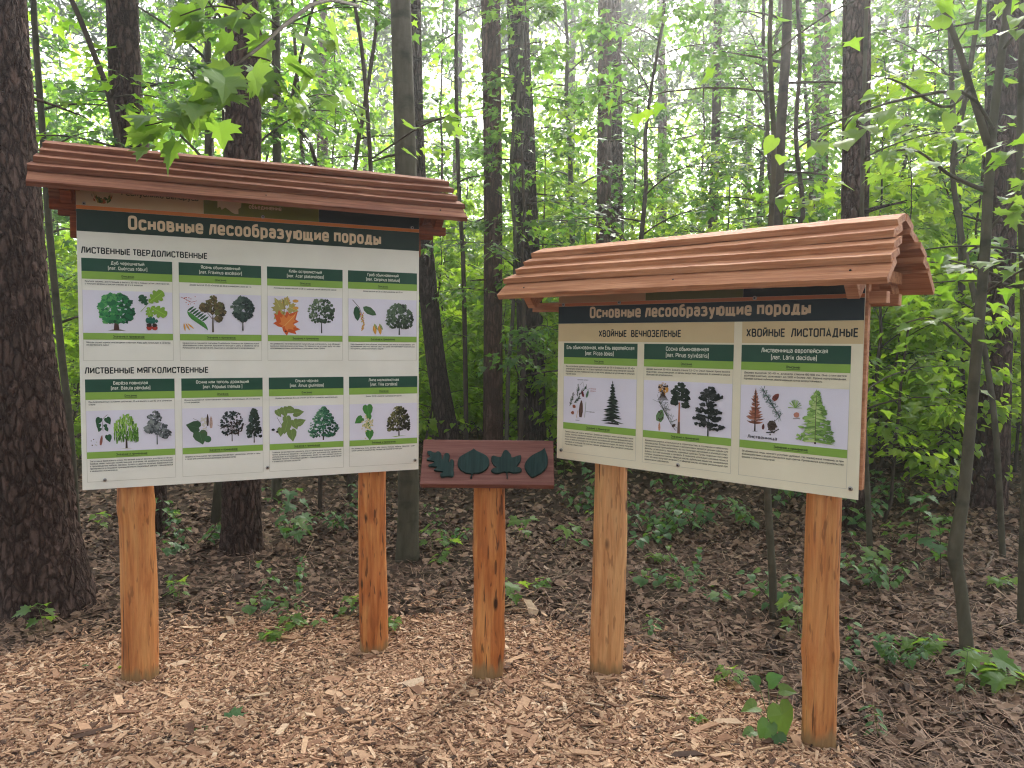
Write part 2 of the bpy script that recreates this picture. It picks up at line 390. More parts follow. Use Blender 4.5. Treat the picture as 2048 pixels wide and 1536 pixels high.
M['litter'] = mat_island('dead_leaves', [(0.0, (0.035, 0.021, 0.015)), (0.3, (0.125, 0.074, 0.049)), (0.6, (0.20, 0.123, 0.082)), (0.88, (0.29, 0.19, 0.13)), (0.98, (0.28, 0.19, 0.135)), (1.0, (0.36, 0.27, 0.2))], 0.8, 0.25, 0.3)
M['stick'] = mat_smooth_bark('dry_stick', (0.13, 0.095, 0.07), (0.21, 0.16, 0.12), (0.06, 0.042, 0.03))

# ------------------------------------------------------------------ ground
def sheet(name, xs, ys, zoff, m, label=None):
    X, Y = np.meshgrid(xs, ys); Z = ground(X, Y) + zoff
    V = np.stack([X, Y, Z], -1).reshape(-1, 3); nx, ny = len(xs), len(ys)
    i = np.arange(ny - 1)[:, None]; j = np.arange(nx - 1)[None, :]
    Q = np.stack([i * nx + j, i * nx + j + 1, (i + 1) * nx + j + 1, (i + 1) * nx + j], -1).reshape(-1, 4)
    return tag(link(name, np_mesh(name, V, [Q], True), None, [m]), kind='structure')
sp_ = lambda a, b, n: np.linspace(a, b, n)
xs = np.concatenate([sp_(-160, -12, 24), sp_(-11, -4.2, 18), sp_(-4, 4, 81), sp_(4.2, 11, 18), sp_(12, 160, 24)])
ys = np.concatenate([sp_(-40, 0.5, 14), sp_(0.8, 8, 73), sp_(8.4, 20, 30), sp_(22, 220, 30)])
sheet('ground', xs, ys, 0.0, M['floor'])
# edge of the chip bed, back edge as y(x)
_ex = []; _ey = []
for a, b in ((-40, 1330), (60, 1305), (180, 1285), (320, 1262), (520, 1245), (720, 1228), (860, 1222), (1000, 1236), (1120, 1262), (1290, 1305), (1400, 1345), (1500, 1395), (1590, 1460), (1650, 1500), (1720, 1560)):
    P = gp(a, b); _ex.append(P[0]); _ey.append(P[1])
_ex = np.array(_ex); _ey = np.array(_ey)
def chip_edge(x): return np.interp(x, _ex, _ey, left=_ey[0] - 0.25, right=0.8)
mb = MB(); xx = np.linspace(-4.5, _ex[-1] + 0.3, 90); ny = 30
Vr = []
for x in xx:
    e = chip_edge(x) - 0.05 + 0.05 * sin(7 * x) * cos(3.1 * x)
    for k in range(ny):
        y = 0.4 + (e - 0.4) * k / (ny - 1)
        Vr.append((x, y, float(ground(x, y)) + 0.012 - (0.02 if k == ny - 1 else 0)))
i = np.arange(len(xx) - 1)[:, None]; j = np.arange(ny - 1)[None, :]
Q = np.stack([i * ny + j, (i + 1) * ny + j, (i + 1) * ny + j + 1, i * ny + j + 1], -1).reshape(-1, 4)
tag(link('path', np_mesh('path', np.array(Vr), [Q], True), None, [M['chipbed']]), kind='structure')

def rotz(a):
    o = np.zeros((len(a), 3, 3)); o[:, 0, 0] = np.cos(a); o[:, 0, 1] = -np.sin(a); o[:, 1, 0] = np.sin(a); o[:, 1, 1] = np.cos(a); o[:, 2, 2] = 1; return o
def roty(a):
    o = np.zeros((len(a), 3, 3)); o[:, 0, 0] = np.cos(a); o[:, 0, 2] = np.sin(a); o[:, 2, 0] = -np.sin(a); o[:, 2, 2] = np.cos(a); o[:, 1, 1] = 1; return o
def rotx(a):
    o = np.zeros((len(a), 3, 3)); o[:, 1, 1] = np.cos(a); o[:, 1, 2] = -np.sin(a); o[:, 2, 1] = np.sin(a); o[:, 2, 2] = np.cos(a); o[:, 0, 0] = 1; return o

# wood chips: thousands of little splinters
def chips(n, region, lmin, lmax, zlo, zhi, tilt):
    x, y = region(n); n = len(x)
    L = RNG.uniform(lmin, lmax, n) * RNG.choice([0.6, 1, 1, 1.5], n); Wd = L * RNG.uniform(0.10, 0.42, n); T = RNG.uniform(0.002, 0.006, n)
    base = np.array([(-.5, -.5, 0), (.5, -.35, 0), (.42, .5, 0), (-.42, .4, 0), (-.5, -.5, 1), (.5, -.35, 1), (.42, .5, 1), (-.42, .4, 1)], float)
    V = np.tile(base, (n, 1, 1))
    V[:, :, :2] += RNG.uniform(-0.16, 0.16, (n, 4, 2))[:, [0, 1, 2, 3, 0, 1, 2, 3]]
    V *= np.stack([L, Wd, T], -1)[:, None, :]
    Rm = rotz(RNG.uniform(0, 2 * pi, n)) @ roty(RNG.normal(0, tilt, n)) @ rotx(RNG.normal(0, tilt * 1.3, n))
    V = np.einsum('nij,nkj->nki', Rm, V)
    V += np.stack([x, y, ground(x, y) + 0.012 + RNG.uniform(zlo, zhi, n)], -1)[:, None, :]
    b = (np.arange(n) * 8)[:, None, None]
    q = np.array([[0, 3, 2, 1], [4, 5, 6, 7], [0, 1, 5, 4], [1, 2, 6, 5], [2, 3, 7, 6], [3, 0, 4, 7]])[None]
    return V.reshape(-1, 3), (b + q).reshape(-1, 4)
def reg_bed(n):
    x = RNG.uniform(-3.4, 1.9, n * 2); y = RNG.uniform(2.0, 4.6, n * 2)
    w = np.exp(-(y - 2.0) * 0.25)
    k = (y < chip_edge(x) + RNG.normal(0, 0.07, n * 2)) & (RNG.uniform(0, 1, n * 2) < w) & (np.abs(x) < 0.78 * y + 0.3); return x[k], y[k]
def reg_edge(n):
    x = RNG.uniform(-3.2, 2.2, n); y = chip_edge(x) + np.abs(RNG.normal(0, 0.22, n)); k = y > 2.2; return x[k], y[k]
V1, F1 = chips(105000, reg_bed, 0.014, 0.040, 0.0, 0.014, 0.22)
V2, F2 = chips(1300, reg_edge, 0.018, 0.045, 0.004, 0.014, 0.25)
V3, F3 = chips(800, reg_bed, 0.05, 0.09, 0.010, 0.022, 0.16)
def reg_posts(n):      # chips heaped round the feet of the posts
    c = np.array([(-1.84, 3.64), (-.77, 4.12), (-.11, 3.46), (.46, 3.55), (1.22, 2.84)])[RNG.integers(0, 5, n)]; a = RNG.uniform(0, 2 * pi, n); r = RNG.uniform(.085, .15, n)
    return c[:, 0] + r * np.cos(a), c[:, 1] + r * np.sin(a)
V4, F4 = chips(900, reg_posts, 0.02, 0.055, 0.004, 0.02, 0.3)
V3 = np.concatenate([V3, V4]); F3 = np.concatenate([F3, F4 + len(V3) - len(V4)])
Vc = np.concatenate([V1, V2, V3]); Fc = np.concatenate([F1, F2 + len(V1), F3 + len(V1) + len(V2)])
tag(link('wood_chips', np_mesh('wood_chips', Vc, [Fc]), None, [M['chip']]), 'pale tan wood chips spread thickly round the feet of the posts', 'wood chips', kind='stuff')

# ------------------------------------------------------------------ leaves
def outline(H): return np.array(H + [(-a, b) for a, b in H[-2:0:-1]], float)
T_MAPLE = outline([(0, 0), (.14, -.09), (.38, -.13), (.33, .03), (.62, .20), (.49, .27), (.60, .48), (.40, .42), (.25, .45), (.33, .68), (.17, .66), (0, 1.0)])
T_MAPLE2 = outline([(0, 0), (.36, -.12), (.31, .07), (.60, .38), (.27, .44), (0, 1.0)])
T_HEART = outline([(0, .04), (.16, -.10), (.38, -.02), (.48, .25), (.38, .58), (.16, .86), (0, 1.08)])
T_OVAL = outline([(0, 0), (.18, .15), (.27, .45), (.17, .8), (0, 1.0)])
T_FAR = outline([(0, 0), (.42, .05), (.5, .45), (0, 1.0)])
def leaves(tmpl, P, D, N, S, fold=0.15, curl=0.25):
    """D: direction of the tip, N: upper side. Fans from a centre point."""
    n = len(P); k = len(tmpl)
    D = D / (np.linalg.norm(D, axis=1)[:, None] + 1e-9)
    X = np.cross(D, N); X /= np.linalg.norm(X, axis=1)[:, None] + 1e-9
    Z = np.cross(X, D)
    pts = np.concatenate([[[0, 0.33]], tmpl])
    z = -curl * (pts[:, 1] ** 2) * 0.5
    zz = z[None, :] + (np.abs(pts[:, 0])[None, :] * RNG.normal(fold, 0.12, n)[:, None]) - (pts[None, :, 1] ** 2) * RNG.uniform(0, curl, n)[:, None]
    V = P[:, None, :] + S[:, None, None] * (pts[None, :, 0, None] * X[:, None, :] + pts[None, :, 1, None] * D[:, None, :] + zz[..., None] * Z[:, None, :])
    a = np.arange(k); tri = np.stack([np.zeros(k, int), 1 + a, 1 + (a + 1) % k], -1)
    Fx = (np.arange(n) * (k + 1))[:, None, None] + tri[None]
    return V.reshape(-1, 3), Fx.reshape(-1, 3)
def unit(v): return v / (np.linalg.norm(v, axis=-1, keepdims=True) + 1e-9)

# leaf litter
def litter(n, fx, tmpl, s0, s1, dens):
    x, y = fx(n); n = len(x)
    th = RNG.uniform(0, 2 * pi, n); D = np.stack([np.cos(th), np.sin(th), RNG.normal(0, 0.22, n)], -1)
    N = unit(np.stack([RNG.normal(0, .45, n), RNG.normal(0, .45, n), np.ones(n)], -1))
    P = np.stack([x, y, ground(x, y) + RNG.uniform(0.004, 0.03, n)], -1)
    return leaves(tmpl, P, D, N, RNG.uniform(s0, s1, n), 0.1, 0.5)
def reg_floor(y0, y1):
    def f(n):
        u = RNG.uniform(0, 1, n); y = y0 * (y1 / y0) ** u; x = RNG.uniform(-1, 1, n) * (0.80 * y + 1.6)
        k = y > chip_edge(x) - np.abs(RNG.normal(0, 0.05, n)); return x[k], y[k]
    return f
def reg_some(n):
    x, y = reg_bed(n); return x, y
LV = []; LF = []; off = 0
for nn, rg, tm, a, b in ((16000, reg_floor(2.4, 7), T_OVAL, 0.03, 0.075), (9000, reg_floor(2.4, 8), T_MAPLE2, 0.04, 0.085), (9000, reg_floor(2.4, 7), T_FAR, 0.02, 0.05),
                         (26000, reg_floor(6, 20), T_FAR, 0.035, 0.08), (90, reg_some, T_OVAL, 0.04, 0.07)):
    v, f = litter(nn, rg, tm, a, b, 0); LV.append(v); LF.append(f + off); off += len(v)
# needles and twiglets
x, y = reg_floor(2.4, 9)(34000); n = len(x); th = RNG.uniform(0, 2 * pi, n); big = RNG.uniform(0, 1, n) < .025; L = np.where(big, RNG.uniform(.15, .5, n), RNG.uniform(0.04, 0.16, n)); w = np.where(big, RNG.uniform(.002, .0045, n), RNG.uniform(0.001, 0.0026, n))
dx, dy = np.cos(th), np.sin(th); zz = ground(x, y) + RNG.uniform(0.015, 0.045, n); tz = RNG.normal(0, .12, n) * L
q = np.stack([np.stack([x - dx * L / 2 - dy * w, y - dy * L / 2 + dx * w, zz - tz / 2], -1), np.stack([x - dx * L / 2 + dy * w, y - dy * L / 2 - dx * w, zz - tz / 2], -1),
              np.stack([x + dx * L / 2 + dy * w, y + dy * L / 2 - dx * w, zz + tz / 2], -1), np.stack([x + dx * L / 2 - dy * w, y + dy * L / 2 + dx * w, zz + tz / 2], -1)], 1).reshape(-1, 3)
qf = np.arange(n * 4).reshape(-1, 4) + off
tag(link('leaf_litter', np_mesh('leaf_litter', np.concatenate(LV + [q]), [np.concatenate(LF), qf]), None, [M['litter']]), 'brown dead leaves and needles covering the forest floor', 'leaf litter', kind='stuff')
# ------------------------------------------------------------------ lettering: a narrow stroke alphabet
# each glyph: strokes split by |, corners as x,y in hundredths of the cap height; r rounds a corner, a leading z closes the stroke
_A = {'А': '0,0 28,100 56,0|10,26 46,26', 'Б': '50,100 0,100 0,0 52,0r 52,56r 0,56', 'В': '0,0 0,100 48,100r 48,53r 0,53|0,53 54,53r 54,0r 0,0', 'Г': '0,0 0,100 46,100',
 'Д': '-4,-16 -4,0 60,0 60,-16|6,0 20,100 50,100 50,0', 'Е': '48,0 0,0 0,100 48,100|0,52 44,52', 'Ж': '40,0 40,100|0,0 36,52 0,100|80,0 44,52 80,100', 'З': '0,84 0,100r 50,100r 50,53r 16,53|16,53 54,53r 54,0r 0,0r 0,16',
 'И': '0,100 0,0|54,100 54,0|0,8 54,92', 'Й': '0,100 0,0|54,100 54,0|0,8 54,92|14,124 14,114r 40,114r 40,124', 'К': '0,0 0,100|54,100 4,48|16,58 56,0', 'Л': '-8,0 4,0r 20,100 54,100 54,0', 'М': '0,0 0,100|72,0 72,100|0,96 36,28 72,96',
 'Н': '0,0 0,100|54,0 54,100|0,52 54,52', 'О': 'z0,0r 54,0r 54,100r 0,100r', 'П': '0,0 0,100 54,100 54,0', 'Р': '0,0 0,100 52,100r 52,44r 0,44', 'С': '52,76 52,100r 0,100r 0,0r 52,0r 52,24', 'Т': '0,100 56,100|28,100 28,0',
 'У': '0,100 29,32|56,100 26,0r 6,0', 'Ф': '34,-4 34,104|z0,18r 68,18r 68,82r 0,82r', 'Х': '0,0 54,100|54,0 0,100', 'Ц': '0,100 0,0 62,0 62,-18|50,100 50,0', 'Ч': '0,100 0,42r 52,42|52,100 52,0', 'Ш': '0,100 0,0 76,0 76,100|38,0 38,100',
 'Щ': '0,100 0,0 86,0 86,-18|38,0 38,100|76,0 76,100', 'Ы': '0,100 0,0 42,0r 42,56r 0,56|68,0 68,100', 'Ь': '0,100 0,0 50,0r 50,56r 0,56', 'Э': '0,76 0,100r 52,100r 52,0r 0,0r 0,24|14,52 52,52', 'Ю': '0,0 0,100|0,52 24,52|z24,0r 72,0r 72,100r 24,100r', 'Я': '52,0 52,100 0,100r 0,44r 52,44|26,44 0,0',
 'а': '4,58 4,72r 44,72r 44,0|44,42 0,42r 0,0r 44,0', 'б': '44,102 0,94r 0,0r 46,0r 46,64r 0,64', 'в': '0,0 0,72 42,72r 42,38r 0,38|0,38 46,38r 46,0r 0,0', 'г': '0,0 0,72 38,72', 'д': '-4,-16 -4,0 54,0 54,-16|6,0 17,72 44,72 44,0',
 'е': '44,14 44,0r 0,0r 0,72r 46,72r 46,34 0,34', 'ж': '34,0 34,72|0,0 30,37 0,72|68,0 38,37 68,72', 'з': '0,60 0,72r 42,72r 42,38r 12,38|12,38 45,38r 45,0r 0,0r 0,12', 'и': '0,0 0,72|46,0 46,72|0,8 46,64', 'й': '0,0 0,72|46,0 46,72|0,8 46,64|10,98 10,88r 36,88r 36,98',
 'к': '0,0 0,72|44,72 4,34|14,42 46,0', 'л': '-8,0 2,0r 15,72 46,72 46,0', 'м': '0,0 0,72|60,0 60,72|0,68 30,20 60,68', 'н': '0,0 0,72|46,0 46,72|0,37 46,37', 'о': 'z0,0r 46,0r 46,72r 0,72r', 'п': '0,0 0,72 46,72 46,0', 'р': '0,-26 0,72 46,72r 46,0r 0,0',
 'с': '44,54 44,72r 0,72r 0,0r 44,0r 44,18', 'т': '0,72 46,72|23,72 23,0', 'у': '0,72 24,10|46,72 20,-26r 2,-26', 'ф': '32,-26 32,96|z0,0r 64,0r 64,72r 0,72r', 'х': '0,0 46,72|46,0 0,72', 'ц': '0,72 0,0 54,0 54,-16|44,72 44,0', 'ч': '0,72 0,30r 44,30|44,72 44,0',
 'ш': '0,72 0,0 66,0 66,72|33,0 33,72', 'щ': '0,72 0,0 76,0 76,-16|33,0 33,72|66,0 66,72', 'ъ': '0,72 12,72 12,0 50,0r 50,40r 12,40', 'ы': '0,72 0,0 36,0r 36,42r 0,42|60,0 60,72', 'ь': '0,72 0,0 42,0r 42,42r 0,42', 'э': '0,54 0,72r 44,72r 44,0r 0,0r 0,18|12,37 44,37',
 'ю': '0,0 0,72|0,37 22,37|z22,0r 64,0r 64,72r 22,72r', 'я': '44,0 44,72 0,72r 0,32r 44,32|24,32 0,0', 'ё': '44,14 44,0r 0,0r 0,72r 46,72r 46,34 0,34|8,90 8,102|36,90 36,102',
 'Q': 'z0,0r 54,0r 54,100r 0,100r|34,24 60,-10', 'F': '0,0 0,100 48,100|0,52 42,52', 'L': '0,100 0,0 46,0', 'u': '0,72 0,0r 44,0|44,0 44,72', 'r': '0,0 0,72 34,72', 's': '42,58 42,72r 0,72r 0,38r 44,38r 44,0r 0,0r 0,14', 'b': '0,100 0,0 46,0r 46,72r 0,72', 'i': '0,0 0,72|0,92 0,104',
 'l': '0,100 0,0r 12,0', 't': '10,94 10,0r 30,0|-2,72 30,72', 'n': '0,0 0,72 44,72r 44,0', 'd': '46,100 46,0 0,0r 0,72r 46,72', 'm': '0,0 0,72 66,72r 66,0|33,72 33,0', 'g': '46,72 46,-26r 2,-26|46,72 0,72r 0,0r 46,0', 'v': '0,72 23,0 46,72', 'í': '0,0 0,72|-2,86 8,104',
 '0': 'z0,0r 50,0r 50,100r 0,100r', '1': '0,78 20,98|20,100 20,0', '2': '0,78 0,100r 50,100r 50,60 0,0 52,0', '3': '0,84 0,100r 50,100r 50,53r 16,53|16,53 54,53r 54,0r 0,0r 0,16', '4': '40,0 40,100 0,26 56,26', '5': '48,100 4,100 2,58 50,58r 50,0r 0,0r 0,16', '6': '44,100 0,84r 0,0r 50,0r 50,58r 0,58',
 '7': '0,100 52,100 18,0', '8': 'z0,0r 52,0r 52,54r 0,54r|z4,54r 48,54r 48,100r 4,100r', '9': '6,0 50,16r 50,100r 0,100r 0,42r 50,42', '.': '2,-4 2,8', ',': '6,10 0,-14', ':': '2,-2 2,10|2,48 2,60', '(': '16,114 2,114r 2,-22r 16,-22', ')': '0,114 14,114r 14,-22r 0,-22', '–': '0,40 40,40', '-': '0,38 22,38'}
for a_, b_ in zip('ABCEHKMOPTXacepxyoáéóúÁ', 'АВСЕНКМОРТХасерхуоаеоuА'):
    _A[a_] = _A[b_] + ({'á': '|18,86 30,104', 'é': '|18,86 30,104', 'ó': '|18,86 30,104', 'ú': '|18,86 30,104', 'Á': '|22,114 34,130'}.get(a_, ''))
def _stroke(spec, w):
    closed = spec[0] == 'z'; pts = []
    for q in spec.lstrip('z').split(' '):
        r = q.endswith('r'); a, b = q.rstrip('r').split(','); pts.append((float(a), float(b), r))
    n = len(pts); out = []
    for i, (a, b, r) in enumerate(pts):
        if r and (closed or 0 < i < n - 1):
            p0 = pts[i - 1]; p1 = pts[(i + 1) % n]; v0 = np.array([p0[0] - a, p0[1] - b]); v1 = np.array([p1[0] - a, p1[1] - b]); l0, l1 = np.linalg.norm(v0), np.linalg.norm(v1)
            R = min(20, l0 * .48, l1 * .48); s, e = np.array([a, b]) + v0 / l0 * R, np.array([a, b]) + v1 / l1 * R; c = np.array([a, b])
            for t in (0, .33, .67, 1): out.append((1 - t) ** 2 * s + 2 * t * (1 - t) * c + t * t * e)
        else: out.append(np.array([a, b]))
    P = np.array(out); m = len(P); h = w / 2
    def nrm(d): d = d / (np.linalg.norm(d) + 1e-9); return np.array([-d[1], d[0]])
    Lp, Rp = [], []
    for i in range(m):
        a = P[i] - P[i - 1] if (i > 0 or closed) else None; b = P[(i + 1) % m] - P[i] if (i < m - 1 or closed) else None
        if a is None: o_ = nrm(b) * h
        elif b is None: o_ = nrm(a) * h
        else:
            n0, n1 = nrm(a), nrm(b); k = n0 + n1; k = k / (np.linalg.norm(k) + 1e-9); o_ = k * h / max(.45, float(k @ n0))
        Lp.append(P[i] + o_); Rp.append(P[i] - o_)
    V = np.concatenate([Lp, Rp]); idx = np.arange(m if closed else m - 1); j = (idx + 1) % m
    return V, np.stack([idx, idx + m, j + m, j], -1)
_GC = {}
def text_geo(body, w, gap):
    X = 0.0; Vs = []; Qs = []; Ls = []; n = 0
    for ch in body:
        if ch == ' ': X += 30 + gap; continue
        key = (ch, w)
        if key not in _GC:
            st = [_stroke(q, w) for q in _A[ch].split('|')]; x0 = min(v[:, 0].min() for v, _ in st); x1 = max(v[:, 0].max() for v, _ in st); _GC[key] = (st, x0, x1)
        st, x0, x1 = _GC[key]
        for k, (v, q) in enumerate(st):
            Vs.append(v + [X - x0, 0]); Qs.append(q + n); Ls.append(np.full(len(v), k)); n += len(v)
        X += x1 - x0 + gap
    return np.concatenate(Vs), np.concatenate(Qs), np.concatenate(Ls)
def glyphs(body, bold):
    V, Q, L = text_geo(body, 15, 11); return V * .728 / 115, Q
def put_text(mb, body, x, z, cap, col, y, width=None, align='L', bold=16, sx=1.0):
    """cap height in metres; x/z: left (or centre) of the baseline; bold: stroke width in hundredths of the cap height"""
    V, Q, L = text_geo(body, bold, 11); s = cap / (100 + bold)
    w0 = V[:, 0].max(); kx = s * sx if width is None else width / w0
    X = V[:, 0] * kx + (x if align == 'L' else x - w0 * kx / 2)
    P = np.stack([X, y - L * 1.5e-5, z + (V[:, 1] + bold / 2) * s], -1)
    e1 = P[Q[:, 1]] - P[Q[:, 0]]; e2 = P[Q[:, 3]] - P[Q[:, 0]]
    up = (e1[:, 2] * e2[:, 0] - e1[:, 0] * e2[:, 2]) > 0      # faces turned to -y
    mb.add(P, [np.where(up[:, None], Q[:, ::-1], Q)], col)

INK = dict(cream=srgb(238, 235, 226), cream2=srgb(234, 226, 202), warm=srgb(206, 184, 150), band=srgb(32, 54, 46), head=srgb(38, 80, 64), lime=srgb(140, 178, 78), pic=srgb(228, 224, 240), rule=srgb(196, 192, 178),
           orange=srgb(214, 126, 58), olive=srgb(112, 116, 44), navy=srgb(30, 44, 52), black=srgb(34, 40, 40), title=srgb(232, 206, 172), pale=srgb(226, 228, 214),
           brown=srgb(96, 70, 52), dbrown=srgb(62, 46, 40), red=srgb(170, 60, 50), rust=srgb(206, 92, 44), gold=srgb(206, 150, 66))
class Pic:
    """draws little botanical pictures inside a printed rectangle"""
    def __init__(s, mb, x0, z0, w, h): s.mb = mb; s.x0 = x0; s.z0 = z0; s.w = w; s.h = h; s.y = -0.0016
    def pt(s, p): return [(s.x0 + a * s.h, s.z0 + b * s.h) for a, b in p]      # unit: picture height
    def poly(s, p, c): s.y -= 4e-6; s.mb.poly(s.pt(p), s.y, c)
    def blob(s, x, z, r, c, n=6, j=0.35, ax=1.0):
        a0 = random.uniform(0, 6); s.poly([(x + ax * r * random.uniform(1 - j, 1 + j) * cos(a0 + i * 2 * pi / n), z + r * random.uniform(1 - j, 1 + j) * sin(a0 + i * 2 * pi / n)) for i in range(n)], c)
    def line(s, p, w, c):
        for (a, b), (d, e) in zip(p[:-1], p[1:]):
            L = math.hypot(d - a, e - b) + 1e-9; nx, nz = -(e - b) / L * w / 2, (d - a) / L * w / 2
            s.poly([(a - nx, b - nz), (d - nx * .8, e - nz * .8), (d + nx * .8, e + nz * .8), (a + nx, b + nz)], c)
    def crown(s, cx, z0, z1, w, prof, cols, n=230, r=0.035, ax=1.0, hole=0.0):
        for i in range(n):
            t = random.random(); hw = prof(t) * w / 2
            u = random.uniform(-1, 1); x = cx + hw * u
            light = 0.5 + 0.35 * (t - 0.5) - 0.25 * u + random.uniform(-.35, .35)
            c = cols[max(0, min(len(cols) - 1, int(light * len(cols))))]
            s.blob(x, z0 + (z1 - z0) * t, r * random.uniform(.5, 1.2), c, 5, 0.45, ax)
    def trunk(s, cx, z0, z1, w, c, forks=3, spread=0.1):
        s.poly([(cx - w * .8, z0), (cx + w * .8, z0), (cx + w * .4, z1), (cx - w * .4, z1)], c)
        for i in range(forks):
            a = (i - (forks - 1) / 2) * spread; s.line([(cx, z1 - .08), (cx + a, z1 + .14)], w * .5, c)
    def leaf(s, x, z, L, ang, c, wd=0.55, c2=None, tmpl=None):
        tm = T_OVAL * np.array([wd / 0.54, 1]) if tmpl is None else tmpl * np.array([wd, 1])
        ca, sa = cos(ang), sin(ang)
        s.poly([(x + L * (q[0] * ca + q[1] * sa), z + L * (-q[0] * sa + q[1] * ca)) for q in tm], c)
        s.line([(x, z), (x + L * .9 * sa, z + L * .9 * ca)], 0.010, c2 or tuple(min(1, k * 1.7) for k in c[:3]) + (1,))
    def cone(s, x, z, L, w, ang, c, c2):
        ca, sa = cos(ang), sin(ang)
        s.poly([(x + L * b * sa + w * a * ca, z + L * b * ca - w * a * sa) for a, b in ((-.3, 0), (.3, 0), (.5, .35), (.4, .7), (.12, 1), (-.12, 1), (-.4, .7), (-.5, .35))], c)
        for i in range(14):
            a = random.uniform(-.38, .38); b = random.uniform(.1, .85); s.blob(x + L * b * sa + w * a * ca, z + L * b * ca - w * a * sa, w * .09, c2, 4)
    def spruce(s, cx, z0, z1, w, cols, tiers=13, lift=0.0, ragged=0.3, dens=9, base=0.06):
        for i in range(tiers):
            t = i / (tiers - 1); z = z0 + base + (z1 - z0 - base) * t; hw = w / 2 * (1 - t) ** 0.9 + 0.012
            for sg in (-1, 1):
                for k in range(dens):
                    f = random.uniform(.15, 1.0); L = hw * f * random.uniform(1 - ragged, 1.05); zz = z + random.uniform(-.02, .02)
                    th = random.uniform(.012, .024)
                    s.poly([(cx, zz + th), (cx + sg * L, zz - 0.10 * L + lift * L), (cx + sg * L * .6, zz - .06 * L - th + lift * L * .4), (cx, zz - th)], random.choice(cols))
rd = lambda t: (max(0, 1 - (2 * t - 1) ** 2)) ** 0.5
egg = lambda t: 1.08 * (max(0, t * (1 - t) * 4)) ** 0.45 * (1.12 - 0.55 * t)
cone_ = lambda t: (1 - t) ** 0.8 + 0.04
G1 = [srgb(22, 74, 52), srgb(34, 104, 66), srgb(52, 132, 76), srgb(92, 162, 92)]
G2 = [srgb(40, 52, 40), srgb(62, 80, 62), srgb(84, 104, 80), srgb(110, 128, 100)]
G3 = [srgb(32, 44, 44), srgb(46, 62, 60), srgb(64, 82, 76), srgb(86, 104, 94)]
GO = [srgb(52, 46, 34), srgb(84, 74, 50), srgb(116, 98, 66), srgb(96, 100, 60)]
GW = [srgb(70, 112, 40), srgb(110, 156, 62), srgb(150, 192, 84), srgb(184, 214, 122)]
GG = [srgb(56, 60, 64), srgb(80, 86, 90), srgb(108, 114, 116), srgb(136, 142, 142)]
GA = [srgb(28, 66, 52), srgb(44, 96, 72), srgb(66, 120, 90), srgb(104, 150, 116)]
GD = [srgb(34, 34, 22), srgb(54, 54, 34), srgb(76, 76, 46), srgb(120, 116, 74)]
GL = [srgb(100, 136, 70), srgb(126, 164, 84), srgb(152, 188, 104), srgb(184, 206, 136)]
DK = [srgb(28, 38, 34), srgb(40, 52, 46), srgb(54, 66, 56)]
BL, BR, DB = INK['black'], INK['brown'], INK['dbrown']
lf1, lf2, lf3 = srgb(70, 130, 60), srgb(132, 172, 62), srgb(44, 84, 56)
T_OAK = outline([(0, 0), (.10, .06), (.16, .14), (.10, .24), (.24, .30), (.30, .40), (.18, .48), (.32, .56), (.34, .68), (.20, .74), (.22, .90), (.10, .98), (0, 1.0)])
def pic_oak(p):
    p.poly([(.52, .06), (.9, .06), (.78, .09), (.62, .085)], srgb(110, 110, 80)); p.trunk(.70, .07, .38, .075, srgb(74, 44, 40), 3, .14)
    p.crown(.70, .26, .92, .74, lambda t: rd(.12 + .86 * t), G1, 280, .055)
    p.line([(1.22, .52), (1.40, .74)], .012, lf2)
    for a, z, L, an, c in ((1.36, .68, .28, -.55, lf3), (1.40, .74, .42, .85, lf2), (1.38, .64, .26, 2.9, lf2), (1.44, .64, .40, 2.1, lf2), (1.60, .30, .28, -1.5, srgb(40, 100, 84))): p.leaf(a, z, L, an, c, 1.1, tmpl=T_OAK)
    for a in (1.40, 1.52): p.blob(a, .14, .065, INK['red'], 8, .1); p.blob(a, .20, .05, DB, 6, .1, 1.2)
def pic_ash(p):
    p.line([(.04, .9), (.28, .78), (.40, .82)], .012, INK['red'])
    for i in range(12): p.blob(random.uniform(.12, .42), random.uniform(.72, .92), .014, INK['red'], 4)
    p.line([(.22, .55), (.52, .30)], .010, lf1)
    for i in range(7):
        a, z = .18 + .055 * i, .56 - .04 * i; p.leaf(a, z, .26, 2.6, lf1, .26); p.leaf(a, z, .2, .9, lf3, .26)
    for i in range(3): p.leaf(.10 + .04 * i, .26, .2, 3.0 - .35 * i, INK['gold'], .2)
    p.trunk(.76, .05, .44, .032, srgb(104, 92, 84), 3, .16)
    for cx, cz, w, h in ((.76, .72, .36, .42), (.56, .66, .2, .18), (.93, .68, .2, .2), (.94, .54, .22, .14), (.90, .38, .14, .10)): p.crown(cx, cz - h / 2, cz + h / 2, w, rd, GO, 80, .04)
    p.trunk(1.46, .10, .36, .026, srgb(90, 84, 80), 3, .16); p.crown(1.46, .36, .92, .52, rd, G3, 230, .045)
